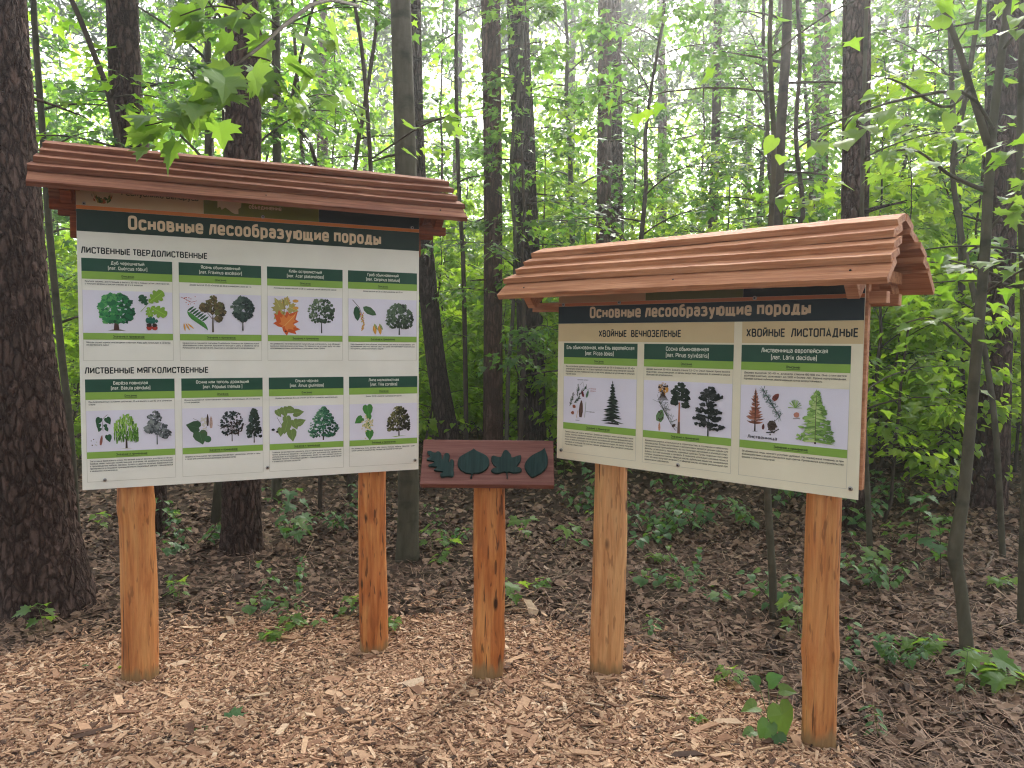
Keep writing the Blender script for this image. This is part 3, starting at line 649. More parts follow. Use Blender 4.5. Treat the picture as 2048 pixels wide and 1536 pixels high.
def pic_maple(p):
    for a, z, L, an in ((.34, .66, .34, -.5), (.36, .62, .3, 3.9), (.54, .72, .26, 2.0), (.44, .80, .22, .3)): p.leaf(a, z, L, an, srgb(170, 160, 92), 1.0, tmpl=T_MAPLE)
    p.line([(.40, .9), (.42, .62), (.37, .46)], .014, BR)
    for i in range(10): p.blob(random.uniform(.36, .58), random.uniform(.80, .98), .016, INK['gold'], 5)
    for z in (.88, .70): p.leaf(.66, z, .12, 1.5, INK['gold'], .7); p.leaf(.74, z, .12, -1.5, INK['gold'], .7)
    p.leaf(.36, .20, .58, .75, INK['rust'], 1.05, srgb(240, 190, 110), T_MAPLE); p.leaf(.42, .24, .42, .75, srgb(228, 134, 66), .9, srgb(240, 200, 120), T_MAPLE); p.blob(.45, .10, .022, BL, 8, .05)
    p.trunk(1.36, .06, .44, .020, BL, 4, .18); p.crown(1.36, .34, .94, .68, lambda t: rd(.1 + .85 * t), G2, 260, .034)
def pic_hornbeam(p):
    p.line([(.12, .96), (.30, .76), (.36, .60)], .016, DB)
    p.leaf(.22, .80, .40, 3.05, lf3, .48); p.leaf(.40, .78, .42, 2.1, srgb(74, 104, 72), .48)
    for i in range(34): t = i / 33; p.blob(.38 + random.uniform(-.06, .06) * (1 - t * .4), .62 - .46 * t, .022, random.choice([INK['gold'], srgb(190, 184, 104), INK['red'] if t < .3 else INK['gold']]), 4)
    for a in (.70, .84): p.leaf(a, .30, .26, 3.0, INK['gold'], .4); p.leaf(a, .34, .2, 2.6, srgb(130, 146, 92), .3)
    p.trunk(1.40, .04, .36, .030, GG[1], 4, .18); p.crown(1.40, .22, .88, .74, lambda t: rd(.16 + .82 * t), G2[:3] + [srgb(96, 116, 92)], 290, .040)
def pic_birch(p):
    p.line([(.46, .90), (.34, .78), (.36, .50)], .009, BR)
    for a, z, L, an in ((.30, .82, .17, 3.6), (.44, .82, .17, 2.7), (.28, .68, .12, 3.4), (.40, .66, .1, 2.8), (.30, .58, .1, 3.5), (.42, .58, .1, 2.7), (.46, .40, .17, 2.9)): p.leaf(a, z, L, an, lf3, .9, tmpl=T_HEART)
    p.cone(.30, .16, .24, .06, .15, srgb(150, 88, 80), BR)
    for i in range(7): p.blob(random.uniform(.1, .3), random.uniform(.14, .36), .014, random.choice([BR, INK['rule']]), 5)
    p.poly([(.72, .05), (1.0, .05), (.88, .07)], INK['rule'])
    p.trunk(.86, .06, .66, .030, srgb(170, 170, 160), 2, .1); p.poly([(.835, .06), (.885, .06), (.875, .3), (.85, .3)], DB)
    for i in range(230):
        a = random.uniform(-1, 1); top = .92 - .25 * a * a; z = random.uniform(.24 + .1 * (1 - abs(a)), top); q = .86 + a * .26
        L = random.uniform(.05, .13); p.poly([(q - .016, z), (q + .016, z), (q + .01, z - L), (q - .006, z - L)], GW[max(0, min(3, int((z - .2) * 3 + random.uniform(-.6, 1.4) - .3 * a)))])
    p.trunk(1.54, .12, .54, .018, GG[1], 3, .12)
    for cx, cz, w, h in ((1.50, .78, .30, .34), (1.44, .58, .3, .3), (1.62, .50, .34, .3), (1.72, .38, .24, .2), (1.36, .50, .2, .14)): p.crown(cx, cz - h / 2, cz + h / 2, w, rd, GG, 60, .036)
def pic_aspen(p):
    p.leaf(.40, .50, .30, -1.3, srgb(58, 88, 62), 1.15, tmpl=T_HEART); p.leaf(.40, .40, .32, 2.9, srgb(66, 98, 64), 1.15, tmpl=T_HEART); p.blob(.60, .20, .085, srgb(64, 104, 70), 10, .06)
    for q in ([(.26, .74), (.46, .64)], [(.44, .36), (.56, .44), (.62, .70)], [(.58, .44), (.58, .28)]): p.line(q, .008, BR)
    for i in range(16): p.blob(.52 + random.uniform(-.05, .05), .60 + random.uniform(-.14, .16), .03, srgb(214, 206, 196), 5)
    p.cone(.60, .54, .30, .06, .0, DB, BR); p.cone(.68, .48, .30, .08, 0, srgb(190, 160, 150), BR)
    p.trunk(1.18, .12, .42, .016, DB, 6, .14)
    p.crown(1.18, .28, .90, .56, lambda t: rd(.1 + .88 * t), [DB, G3[0], G3[1], GG[1]], 190, .030)
    for i in range(16): a = random.uniform(-.9, .9); p.line([(1.18, .3 + .2 * random.random()), (1.18 + .34 * a, .42 + .3 * random.random())], .008, DB)
    p.trunk(1.72, .06, .32, .018, DB, 3, .08); p.crown(1.72, .22, .94, .36, lambda t: 1.05 * rd(.25 + .74 * t) * (1.05 - .45 * t), DK + [G3[2]], 230, .036)
def pic_alder(p):
    al = srgb(116, 138, 76); p.line([(.20, .70), (.34, .44), (.20, .38)], .010, DB); p.line([(.22, .74), (.36, .70)], .01, DB)
    for a, z, L, an in ((.20, .90, .20, 2.7), (.36, .96, .26, 2.9), (.46, .92, .24, 1.9), (.62, .80, .26, 1.45), (.44, .72, .26, 3.0), (.46, .56, .3, 3.4), (.62, .62, .26, 2.8), (.30, .42, .22, 3.2), (.70, .52, .24, 1.2), (.56, .36, .30, 3.0)): p.leaf(a, z, L, an, al, .9, tmpl=T_HEART)
    p.blob(.10, .38, .035, BL, 6, .1, 1.4); p.blob(.20, .32, .03, BL, 6, .1)
    p.trunk(1.40, .05, .6, .024, DB, 3, .14); p.crown(1.40, .14, .94, .92, lambda t: (1 - t) ** .75 * (.62 + .5 * min(1, t * 5)) + .03, GA, 330, .032, 1.3)
def pic_linden(p):
    for a, z, L, an in ((.50, .96, .32, 3.0), (.54, .70, .18, 3.1), (.36, .62, .24, -2.2), (.46, .46, .2, 2.5), (.56, .26, .26, 3.1)): p.leaf(a, z, L, an, lf1, .95, tmpl=T_HEART)
    for i in range(60): p.blob(random.gauss(.54, .10), random.gauss(.44, .10), .022, random.choice([srgb(230, 214, 170), srgb(214, 196, 150), srgb(196, 190, 130)]), 5)
    p.poly([(1.2, .07), (1.62, .085), (1.3, .05)], lf2)
    p.trunk(1.40, .08, .34, .026, DB, 4, .12); p.crown(1.40, .24, .90, .66, lambda t: 1.05 * rd(.2 + .79 * t) * (1.05 - .3 * t), GD, 270, .038)
def pic_spruce(p):
    put_text(p.mb, 'мужские шишки', p.x0 + .38 * p.h, p.z0 + .93 * p.h, .0055, BL, -.0018, .28 * p.h)
    put_text(p.mb, 'женские', p.x0 + .72 * p.h, p.z0 + .75 * p.h, .0055, INK['red'], -.0018, .14 * p.h); put_text(p.mb, 'шишки', p.x0 + .72 * p.h, p.z0 + .705 * p.h, .0055, INK['red'], -.0018, .13 * p.h)
    put_text(p.mb, 'хвоинка', p.x0 + .70 * p.h, p.z0 + .26 * p.h, .0055, BL, -.0018, .13 * p.h); put_text(p.mb, 'семена', p.x0 + .34 * p.h, p.z0 + .06 * p.h, .005, BL, -.0018, .1 * p.h)
    p.line([(.44, .82), (.52, .90), (.55, .78)], .005, BL); p.line([(.62, .72), (.70, .77)], .005, BL); p.line([(.60, .28), (.69, .27)], .005, BL)
    for x0, z0, x1, z1 in ((.18, .36, .28, .66), (.38, .58, .40, .80), (.42, .60, .62, .80), (.30, .44, .44, .56)):
        p.line([(x0, z0), (x1, z1)], .016, BR)
        for i in range(26):
            t = random.random(); a, z = x0 + (x1 - x0) * t, z0 + (z1 - z0) * t; g = random.uniform(-.9, .9) + math.atan2(x1 - x0, z1 - z0); p.line([(a, z), (a + .06 * sin(g), z + .06 * cos(g))], .009, random.choice(G3[1:] + [lf3]))
    p.cone(.47, .14, .36, .11, .06, srgb(98, 70, 62), DB); p.cone(.54, .58, .13, .06, -.3, srgb(120, 30, 50), DB); p.cone(.62, .57, .16, .06, .3, srgb(84, 124, 92), lf3)
    p.line([(.58, .14), (.61, .48)], .008, lf1)
    for a, z in ((.30, .36), (.26, .22)): p.blob(a, z, .045, srgb(150, 84, 60), 6, .2)
    p.line([(.36, .12), (.40, .28)], .01, INK['gold'])
    p.poly([(1.06, .06), (1.46, .05), (1.42, .085), (1.2, .09)], BL); p.trunk(1.28, .07, .2, .02, DB, 1); p.spruce(1.28, .08, .92, .60, DK, 14, -.05, .25, 11)
def pic_pine(p):
    p.crown(.44, .72, .96, .22, rd, [INK['gold'], DB, srgb(190, 160, 130)], 60, .028)
    for i in range(10): p.line([(.44, .78), (.34 + .025 * i, .62)], .012, DB)
    p.line([(.36, .60), (.64, .16)], .012, DB)
    for i in range(40): t = random.random(); a, z = .36 + .28 * t, .60 - .44 * t; g = random.uniform(-1.3, 2.6); p.line([(a, z), (a + .17 * sin(g), z + .17 * cos(g))], .006, random.choice(G2[:3] + [BR]))
    p.cone(.36, .20, .24, .18, .3, srgb(96, 128, 84), DB); p.cone(.38, .02, .16, .05, 0, srgb(206, 150, 120), BR); p.cone(.66, .12, .09, .06, 1, DB, BR)
    p.poly([(.78, .02), (.83, .02), (.825, .60), (.795, .60)], srgb(178, 120, 96)); p.poly([(.775, .0), (.835, .0), (.83, .22), (.785, .22)], srgb(116, 86, 74))
    for cx, cz, w, h in ((.82, .90, .22, .14), (.72, .80, .18, .12), (.92, .80, .18, .12), (.74, .68, .22, .1), (.92, .68, .2, .1), (.70, .60, .12, .08), (.94, .56, .14, .08)): p.crown(cx, cz - h / 2, cz + h / 2, w, rd, DK + [G2[0]], 34, .03, 1.3)
    p.trunk(1.42, .0, .8, .018, BL, 1)
    for cx, cz, w in ((1.46, .86, .2), (1.40, .80, .22), (1.56, .74, .30), (1.34, .72, .26), (1.42, .60, .30), (1.34, .48, .34), (1.52, .46, .26), (1.30, .34, .36), (1.54, .34, .28), (1.36, .22, .40), (1.56, .18, .38)): p.crown(cx, cz - .05, cz + .05, w, rd, [BL, DK[0], srgb(62, 66, 66)], 26, .03, 1.5)
def pic_larch(p):
    p.trunk(.29, .17, .5, .018, DB, 1); p.poly([(.23, .17), (.35, .17), (.29, .18)], BL)
    p.spruce(.29, .24, .93, .38, [srgb(150, 92, 74), srgb(176, 120, 96), srgb(120, 76, 62)], 15, .32, .2, 4, .10); p.line([(.29, .17), (.29, .91)], .016, DB)
    p.line([(.415, .94), (.74, .46)], .016, DB)
    for i in range(7):
        a, z = .43 + .05 * i, .91 - .074 * i
        for k in range(11): g = random.uniform(0, 6.3); p.line([(a, z), (a + .085 * sin(g), z + .085 * cos(g))], .007, random.choice([srgb(72, 100, 96), srgb(96, 122, 110)]))
    p.cone(.61, .75, .15, .10, .7, srgb(130, 64, 56), DB); p.blob(.60, .30, .085, srgb(78, 66, 60), 9, .12)
    for i in range(40): p.blob(.60 + random.gauss(0, .036), .30 + random.gauss(0, .045), .016, random.choice([DB, srgb(92, 80, 72), srgb(66, 56, 52)]), 5)
    p.line([(.50, .17), (.62, .18), (.73, .25)], .020, BL); p.cone(.44, .22, .10, .05, .1, srgb(110, 60, 56), DB)
    for k in range(26): g = random.uniform(-1.7, 1.7); p.line([(1.0, .64), (1.0 + .12 * sin(g), .64 + .14 * cos(g))], .009, random.choice(GL))
    p.blob(1.03, .52, .05, srgb(190, 130, 112), 8, .1); p.line([(.97, .45), (1.09, .46)], .012, BR)
    p.trunk(1.36, .05, .3, .022, DB, 1); p.crown(1.36, .10, .94, .62, lambda t: (1 - t) ** .9 + .04, GL[:3], 330, .024, 1.7); p.spruce(1.36, .10, .95, .72, GL, 13, -.05, .4, 7, .02)
    p.line([(1.36, .1), (1.36, .88)], .012, srgb(96, 92, 70))
    put_text(p.mb, 'Лиственница', p.x0 + .16 * p.h, p.z0 + .045 * p.h, .0135, BL, -.0024, .54 * p.h, bold=16)

def rect(mb, x0, x1, z0, z1, y, c): mb.poly([(x0, z0), (x1, z0), (x1, z1), (x0, z1)], y, c)
def card(panel, x0, x1, zh, hd, gr, pt, pb, gb, bot, name, latin, desc, use, pic, cap=.0160, tcap=.0076, lead=.0115, cw=None, boost=1.0):
    """zh header top, hd header bottom, gr first green bottom, pt/pb picture, gb second green bottom, bot frame bottom"""
    mb = MB(); xm = (x0 + x1) / 2; w = x1 - x0
    for a, b, c, d in ((x0, x0 + .0016, bot, gr), (x1 - .0016, x1, bot, gr), (x0 + .0016, x1 - .0016, bot, bot + .0016)): rect(mb, a, b, c, d, -.0008, INK['rule'])
    rect(mb, x0, x1, hd, zh, -.0008, INK['head']); rect(mb, x0, x1, gr, hd, -.0008, INK['lime']); rect(mb, x0 + .0016, x1 - .0016, gb, pb, -.0009, INK['lime'])
    put_text(mb, name, xm, hd + (zh - hd) * .57, cap, INK['pale'], -.0014, align='C', bold=17, width=cw)
    put_text(mb, latin, xm, hd + (zh - hd) * .17, cap, INK['pale'], -.0014, align='C', bold=17)
    for s, a, b in (('Описание:', gr, hd), ('Значение и применение:', gb, pb)):
        put_text(mb, s, xm, a + (b - a) * .34, .0102, BL, -.0014, align='C', bold=17)
        V, _ = glyphs(s, 0.0); tw = (V[:, 0].max() - V[:, 0].min()) * .0102 / .728
        rect(mb, xm - tw / 2, xm + tw / 2, a + (b - a) * .2, a + (b - a) * .2 + .0014, -.0013, BL)
    for lines, top in ((desc, gr - .014), (use, gb - .016)):
        for i, s in enumerate(lines):
            last = i == len(lines) - 1
            wd = w - .026
            if last:
                V, _ = glyphs(s, 0.0); wd = min(wd, (V[:, 0].max() - V[:, 0].min()) * tcap / .728)
            put_text(mb, s, x0 + .013 if len(lines) > 1 or lines is use else xm - wd / 2, top - i * lead, tcap, BL, -.0014, width=wd, bold=15)
    o = link('species_card', mb.mesh('species_card', color=True), panel, [M['print']])
    m2 = MB(); rect(m2, x0 + .0016, x1 - .0016, pb, pt, -.0007, INK['pic'])
    pic(Pic(m2, x0, pb, x1 - x0, pt - pb))
    link('botanical_picture', m2.mesh('botanical_picture', color=True), panel, [M['print']])
def screw(panel, x, z):
    mb = MB(); P = [(x, -.0004, z), (x, -.0035, z), (x, -.0048, z)]; mb.tube(P, [.0085, .0085, .005], 14)
    o = link('screw', mb.mesh('screw', True), panel, [M['screw']])
    m2 = MB(); m2.tube([(x, -.0042, z), (x, -.0053, z)], .0036, 8); 
    h = link('screw_recess', m2.mesh('screw_recess'), None, [M['screw_hole']]); 
    me = o.data; 
    # the dark recess is part of the screw mesh
    bpy.data.objects.remove(h)
    m3 = MB(); m3.tube(P, [.0085, .0085, .005], 14); m3.tube([(x, -.0042, z), (x, -.0054, z)], .0036, 8)
    o.data = m3.mesh('screw', False); o.data.materials.append(M['screw']); o.data.materials.append(M['screw_hole'])
    n = len(o.data.polygons); k = 8 + 16
    nq = 14 * 2 + 8; idx = [0] * (14 * 2) + [1] * 8 + [0] * 28 + [1] * 16
    o.data.polygons.foreach_set('material_index', idx[:n] + [1] * max(0, n - len(idx)))

def post(name, parent, u, yb, ztop, zbot, r0, r1, mat, seed, bumps=()):
    rg = np.random.default_rng(seed); n = 90; z = np.linspace(zbot - .25, ztop, n); seg = 40
    th = np.linspace(0, 2 * pi, seg, endpoint=False)
    R = np.interp(z, [zbot - .25, ztop], [r0, r1])
    R = R * (1 + .02 * np.sin(z * 5 + rg.uniform(0, 6)) + .012 * np.sin(z * 13 + rg.uniform(0, 6)))
    for zz, a in bumps: R = R + a * np.exp(-((z - zz) / .045) ** 2)
    facets = sum(.012 * R.mean() * np.sin(k * th[None, :] + rg.uniform(0, 6) + z[:, None] * rg.uniform(-1.5, 1.5)) * rg.uniform(.5, 1.8) for k in (2, 3, 5, 9))
    P = np.stack([u + .006 * np.sin(z * 3 + rg.uniform(0, 6)), yb + .004 * np.sin(z * 4), z - zbot], -1)
    V, Fs = tube(P, R, seg, True, facets)
    mb = MB(); mb.add(V, Fs); o = link(name, mb.mesh(name, True), parent, [mat]); o.location = (0, 0, zbot)
    return o
def plank_bar(mb, u0, u1, yc, zc, phi, width, t, rg):
    """sawn plank whose lower front corner is (yc, zc); runs back and up at angle phi, with rough wavy arrises"""
    b = .0014; n = 46; u = np.linspace(u0, u1, n)
    cs = np.array([(b, 0), (width, 0), (width, t), (.35 * width, t), (b, t), (0, t - b), (0, b)]); k = len(cs)
    wv = np.stack([.0012 * np.sin(u * rg.uniform(2, 5) + rg.uniform(0, 6)), .0022 * np.sin(u * rg.uniform(1, 3) + rg.uniform(0, 6))], -1)
    Y = cs[None, :, 0] + wv[:, None, 0] + rg.normal(0, .0007, (n, k)); Z = cs[None, :, 1] + wv[:, None, 1] + rg.normal(0, .0006, (n, k))
    X = np.repeat(u[:, None], k, 1); X[0] += rg.normal(0, .002, k); X[-1] += rg.normal(0, .002, k)
    V = np.stack([X, yc + Y * cos(phi) - Z * sin(phi), zc + Y * sin(phi) + Z * cos(phi)], -1).reshape(-1, 3)
    i = np.arange(n - 1)[:, None]; j = np.arange(k)[None, :]; j2 = (j + 1) % k
    Q = np.stack([i * k + j, (i + 1) * k + j, (i + 1) * k + j2, i * k + j2], -1).reshape(-1, 4)
    mb.add(V, [Q[:, ::-1], np.arange(k)[None, ::-1], ((n - 1) * k + np.arange(k))[None, :]])
def roof(parent, u0, u1, y_e, z_e, yc, steep, row_run, row_rise, mat, rnd, under):
    t = .026; rg = random.Random(rnd)
    for side in (0, 1):
        y, z = y_e, z_e
        for k in range(5):
            mb = MB(); phi = steep if k == 0 else radians(19)
            wd = .125 if k == 0 else (.105 if k < 4 else max(.05, yc - y - .003))
            a = u0 + rg.uniform(-.008, .008) + (.0 if k < 2 else .006 * k); b = u1 + rg.uniform(-.008, .008) - (.0 if k < 2 else .006 * k)
            plank_bar(mb, a, b, y, z, phi, wd, t, np.random.default_rng(rnd * 31 + k + 9 * side))
            V = np.concatenate(mb.V)
            if side: V[:, 1] = 2 * yc - V[:, 1]
            # slight sag and bow of a sawn board
            V[:, 2] += .003 * np.sin((V[:, 0] - u0) * 2.3 + k + side)
            mb.V = [V]
            if side: mb.F = {q: [f[:, ::-1] for f in fs] for q, fs in mb.F.items()}
            pk = link('roof_plank', mb.mesh('roof_plank'), parent, [mat])
            if k == 0 and side == 0:
                for uu in (u0 + .13, (u0 + u1) / 2 + rg.uniform(-.1, .1), u1 - .13):
                    q = np.array([uu + rg.uniform(-.01, .01), y - t * sin(phi) + .05 * cos(phi), z + t * cos(phi) + .05 * sin(phi)]); nn = np.array([0, -sin(phi), cos(phi)])
                    m4 = MB(); m4.tube(np.array([q - nn * .002, q + nn * .0016]), [.0045, .004], 8); link('nail', m4.mesh('nail'), pk, [M['screw_hole']])
            if k == 0: y += -t * sin(phi) + .082 * cos(phi); z += t * cos(phi) + .082 * sin(phi) + .003
            else: y += row_run; z += row_rise
    zt = z
    # rafters and collar ties under each end, wall plate along the length
    for uu in (u0 + .13, u1 - .13):
        for side in (0, 1):
            mb = MB(); L = .46
            ang = math.atan2(zt - z_e, yc - y_e)
            Mx = Matrix.Translation((0, y_e + .075, z_e - .020)) @ Matrix.Rotation(ang, 4, 'X')
            mb.box(uu - .022, uu + .022, 0, (yc - y_e - .075) / cos(ang) - .004, -.03, .035, M=Mx, bev=.002)
            V = np.concatenate(mb.V)
            if side: V[:, 1] = 2 * yc - V[:, 1]; mb.F = {q: [f[:, ::-1] for f in fs] for q, fs in mb.F.items()}
            mb.V = [V]; link('rafter', mb.mesh('rafter'), parent, [under])
        mb = MB(); mb.box(uu + .0235, uu + .045, y_e + .11, 2 * yc - y_e - .11, z_e + .030, z_e + .075, bev=.002); link('collar_tie', mb.mesh('collar_tie'), parent, [under])
    mb = MB(); mb.box(u0 + .05, u1 - .05, .012, .055, z_e - .055, z_e - .012, bev=.002); link('wall_plate', mb.mesh('wall_plate'), parent, [under])
    mb = MB(); mb.box(u0 + .06, u1 - .06, .205, .245, z_e - .055, z_e - .012, bev=.002); link('wall_plate', mb.mesh('wall_plate'), parent, [under])
    return zt

def W2(root, u, y):
    c, s = cos(root.rotation_euler[2]), sin(root.rotation_euler[2]); return root.location[0] + u * c - y * s, root.location[1] + u * s + y * c

# ---- large board: eight broadleaved species
BLX = empty('information_board', (-1.99065, 3.45, 0), .41855)
tag(BLX, 'larger information board with eight broadleaf tree cards under a red-brown plank roof', 'information board', 'roofed forest information boards')
Wl, z0, zT = 1.6184, .8927, 2.30
pm = MB(); pm.box(0, Wl, 0, .005, z0, zT, col=INK['cream'])
panel = link('panel', pm.mesh('panel', color=True), BLX, [M['print']])
bm_ = MB(); bm_.box(.012, Wl - .012, .0065, .030, z0 + .012, zT - .02, bev=.002); link('backing_board', bm_.mesh('backing_board'), BLX, [M['beam']])
mb = MB(); rect(mb, 0.0005, Wl - .0005, 2.087, 2.186, -.0008, INK['band']); rect(mb, .0005, Wl - .0005, 2.1865, 2.204, -.0008, INK['orange'])
rect(mb, .0005, .537, 2.2045, zT - .001, -.0008, INK['warm']); rect(mb, .5375, 1.085, 2.2045, zT - .001, -.0008, INK['olive']); rect(mb, 1.0855, Wl - .0005, 2.2045, zT - .001, -.0008, INK['navy'])
put_text(mb, 'Республика Беларусь', .185, 2.262, .026, BL, -.0014, .33, bold=17)
put_text(mb, 'объединение', .745, 2.246, .022, INK['title'], -.0014, .155, bold=17)
mb.poly([(.60 + .012 * q[0], 2.236 + .03 * q[1]) for q in ((0, 0), (1, .3), (1.6, -.2), (3, .2), (4.2, -.1), (5.4, -.5), (6.6, -.7), (8, -.7), (8, .1), (9, .4), (9.4, 2), (0, 2))], -.0014, INK['warm'])
for i in range(60): a = random.uniform(0, pi); r = random.uniform(.5, 1) * .042; mb.poly([(.105 + r * cos(a + d) * 1.1, 2.268 - r * sin(a + d) - e) for d, e in ((0, 0), (.25, .002), (.2, .012), (-.05, .010))], -.0012 - i * 4e-6, random.choice([srgb(88, 110, 50), srgb(150, 130, 50), srgb(60, 84, 40), srgb(170, 90, 50)]))
put_text(mb, 'Основные лесообразующие породы', .21, 2.106, .066, INK['title'], -.0016, 1.199, bold=24); link('title_band', mb.mesh('title_band', color=True), panel, [M['print']])
mb = MB(); rect(mb, .016 - .004, .016 + .534 + .004, 1.987 - .006, 1.987 + .030 + .008, -.0007, INK['cream']); put_text(mb, 'ЛИСТВЕННЫЕ ТВЕРДОЛИСТВЕННЫЕ', .016, 1.987, .030, BL, -.0012, .534, bold=21); link('section_heading', mb.mesh('section_heading', color=True), panel, [M['print']])
mb = MB(); rect(mb, .020 - .004, .020 + .528 + .004, 1.434 - .006, 1.434 + .030 + .008, -.0007, INK['cream']); put_text(mb, 'ЛИСТВЕННЫЕ МЯГКОЛИСТВЕННЫЕ', .020, 1.434, .030, BL, -.0012, .528, bold=21); link('section_heading', mb.mesh('section_heading', color=True), panel, [M['print']])
R1 = dict(zh=1.966, hd=1.906, gr=1.871, pt=1.820, pb=1.623, gb=1.592, bot=1.494)
R2 = dict(zh=1.408, hd=1.348, gr=1.313, pt=1.262, pb=1.069, gb=1.038, bot=.928)
for a, b, row, nm, la, de, us, pc in (
    (.016, .395, R1, 'Дуб черешчатый', '(лат. Quércus róbur)', ['Крупное дерево, достигающее в высоту 30–40 м. Крона густая, раскидистая,', 'с толстыми ветвями и толстым стволом до 2 м в диаметре.'], ['Жёлуди служат кормом многим диким животным. Кору дуба используют в качестве', 'лекарственного сырья.'], pic_oak),
    (.423, .800, R1, 'Ясень обыкновенный', '(лат. Fráxinus excélsior)', ['Дерево высотой 25–35 м (иногда до 40 м) и диаметром ствола до 1 м.'], ['Семена охотно поедаются снегирями. В мебельном производстве древесина ясеня', 'обыкновенного очень прочная, красивая по текстуре и цвету, в обработке легка.', 'Используется для декоративного, защитного и мелиоративного лесоразведения.'], pic_ash),
    (.828, 1.205, R1, 'Клён остролистный', '(лат. Ácer platanoídes)', ['Листопадное дерево высотой 12–28 м с широкой, густой шаровидной кроной.'], ['Из древесины изготавливаются музыкальные инструменты, она обладает', 'высокими резонансными качествами. По твёрдости не уступает дубу, из клёна', 'изготавливаются ложки для гоночных и спортивных лодок, бумага.'], pic_maple),
    (.233 + 1.0, 1.607, R1, 'Граб обыкновенный', '(лат. Cárpinus bétulus)', ['Дерево высотой до 25 м. Ствол диаметром до 40 см.'], ['Кора применяется для дубления, а внутренние слои иногда использовались для', 'окрашивания шерсти в жёлтый цвет. Из граба изготавливают музыкальные', 'инструменты, шпоночные колодки, ткацкие.'], pic_hornbeam),
    (.020, .397, R2, 'Берёза повислая', '(лат. Bétula péndula)', ['При благоприятных условиях достигает 25 м в высоту и до 80 см в диаметре', 'ствола.'], ['Заготовка берёзового сока. Из ветвей вяжут веники для бани и мётлы.', 'Берёза имеет важное хозяйственное значение, её древесину используют', 'в производстве мебели, фанеры, бумаги и других изделий. Берёзовый сок', 'применяется в пищевой промышленности. Берёзовый дёготь – применяется', 'в медицине и косметологии.'], pic_birch),
    (.427, .802, R2, 'Осина или тополь дрожащий', '(лат. Pópulus trémula )', ['Осина выделяется колонновидным стволом, достигающим 35 м в высоту', 'и 1 м в диаметре.'], ['Широко используется при производстве фанеры, целлюлозы, спичек и тары,', 'а также для очистки печных дымоходов (осиновая зола).'], pic_aspen),
    (.832, 1.208, R2, 'Ольха чёрная', '(лат. Álnus glutinósa)', ['Деревья высотой до 35 м, со стволом до 90 см в диаметре, многоствольные.'], ['Главное качественная ценность ольхи определена присутствием в её', 'кроне дубильных веществ – используют для дубления кож. Древесина', 'используют в столярном и мебельном деле, из неё делают лыжи и', 'твёрдые панели. Ольховые дрова – прекрасное топливо для печей', 'и лучшие для копчения продуктов.'], pic_alder),
    (.237 + 1.0, 1.611, R2, 'Липа мелколистная', '(лат. Tília cordáta)', ['Дерево 20–38 м высотой с шатровидной кроной.'], ['Из древесины липы делают мёд, ложки, посуду, мебель. Медонос – даёт', 'самый ценный и душистый мёд. Липовый чай помогает от простуды.'], pic_linden)):
    card(panel, a, b, name=nm, latin=la, desc=de, use=us, pic=pc, **row)
for x, z in ((.032, 2.212), (.811, 2.210), (1.580, 2.210), (.093, .935), (.822, .950), (1.598, .945)): screw(panel, x, z)
zr = roof(BLX, -.158, 1.826, -.180, 2.238, .135, radians(38), .056, .0472, M['plank'], 3, M['beam'])
gx, gy = W2(BLX, .215, .115); post('post', BLX, .218, .115, 2.30, float(ground(gx, gy)), .084, .078, M['post_orange'], 11, ((.78, .006),))
gx, gy = W2(BLX, 1.39, .115); post('post', BLX, 1.392, .115, 2.30, float(ground(gx, gy)), .078, .074, M['post_red'], 12)
mb = MB(); mb.box(-.07, .012 - .002, .012, .05, 2.130, 2.178, bev=.002); 
mb2 = MB(); mb2.box(-.03, Wl + .02, .034, .072, 2.06, 2.165, bev=.002); link('cross_rail', mb2.mesh('cross_rail'), BLX, [M['beam']])

# ---- small board: three conifers
BRX = empty('information_board', (.21975, 3.60, 0), -.72695)
tag(BRX, 'smaller information board with three conifer cards under an orange-brown plank roof', 'information board', 'roofed forest information boards')
Wr, z0, zT = 1.38275, 1.0414, 1.86
pm = MB(); pm.box(0, Wr, 0, .005, z0, zT, col=INK['cream2'])
panel = link('panel', pm.mesh('panel', color=True), BRX, [M['print']])
mb = MB(); mb.box(.010, Wr + .010, .0065, .036, z0 + .035, zT - .02, bev=.002); link('backing_board', mb.mesh('backing_board'), BRX, [M['plank_orange']])
mb = MB(); rect(mb, .0005, Wr - .0005, 1.6885, 1.769, -.0008, INK['navy']); rect(mb, .0005, Wr - .0005, 1.7695, 1.784, -.0008, srgb(186, 112, 76))
rect(mb, .0005, .479, 1.7845, zT - .001, -.0008, srgb(180, 150, 118)); rect(mb, .4795, .926, 1.7845, zT - .001, -.0008, srgb(96, 104, 66)); rect(mb, .9265, Wr - .0005, 1.7845, zT - .001, -.0008, INK['navy'])
rect(mb, .0005, .893, 1.604, 1.688, -.0006, srgb(214, 192, 150)); rect(mb, .926, Wr - .0005, 1.604, 1.688, -.0006, srgb(214, 192, 150))
put_text(mb, 'Основные лесообразующие породы', .184, 1.712, .053, srgb(206, 180, 150), -.0016, 1.010, bold=24); link('title_band', mb.mesh('title_band', color=True), panel, [M['print']])
mb = MB(); rect(mb, .236 - .004, .236 + .419 + .004, 1.626 - .006, 1.626 + .031 + .008, -.0007, srgb(214, 192, 150)); put_text(mb, 'ХВОЙНЫЕ  ВЕЧНОЗЕЛЕНЫЕ', .236, 1.626, .031, BL, -.0012, .419, bold=21); link('section_heading', mb.mesh('section_heading', color=True), panel, [M['print']])
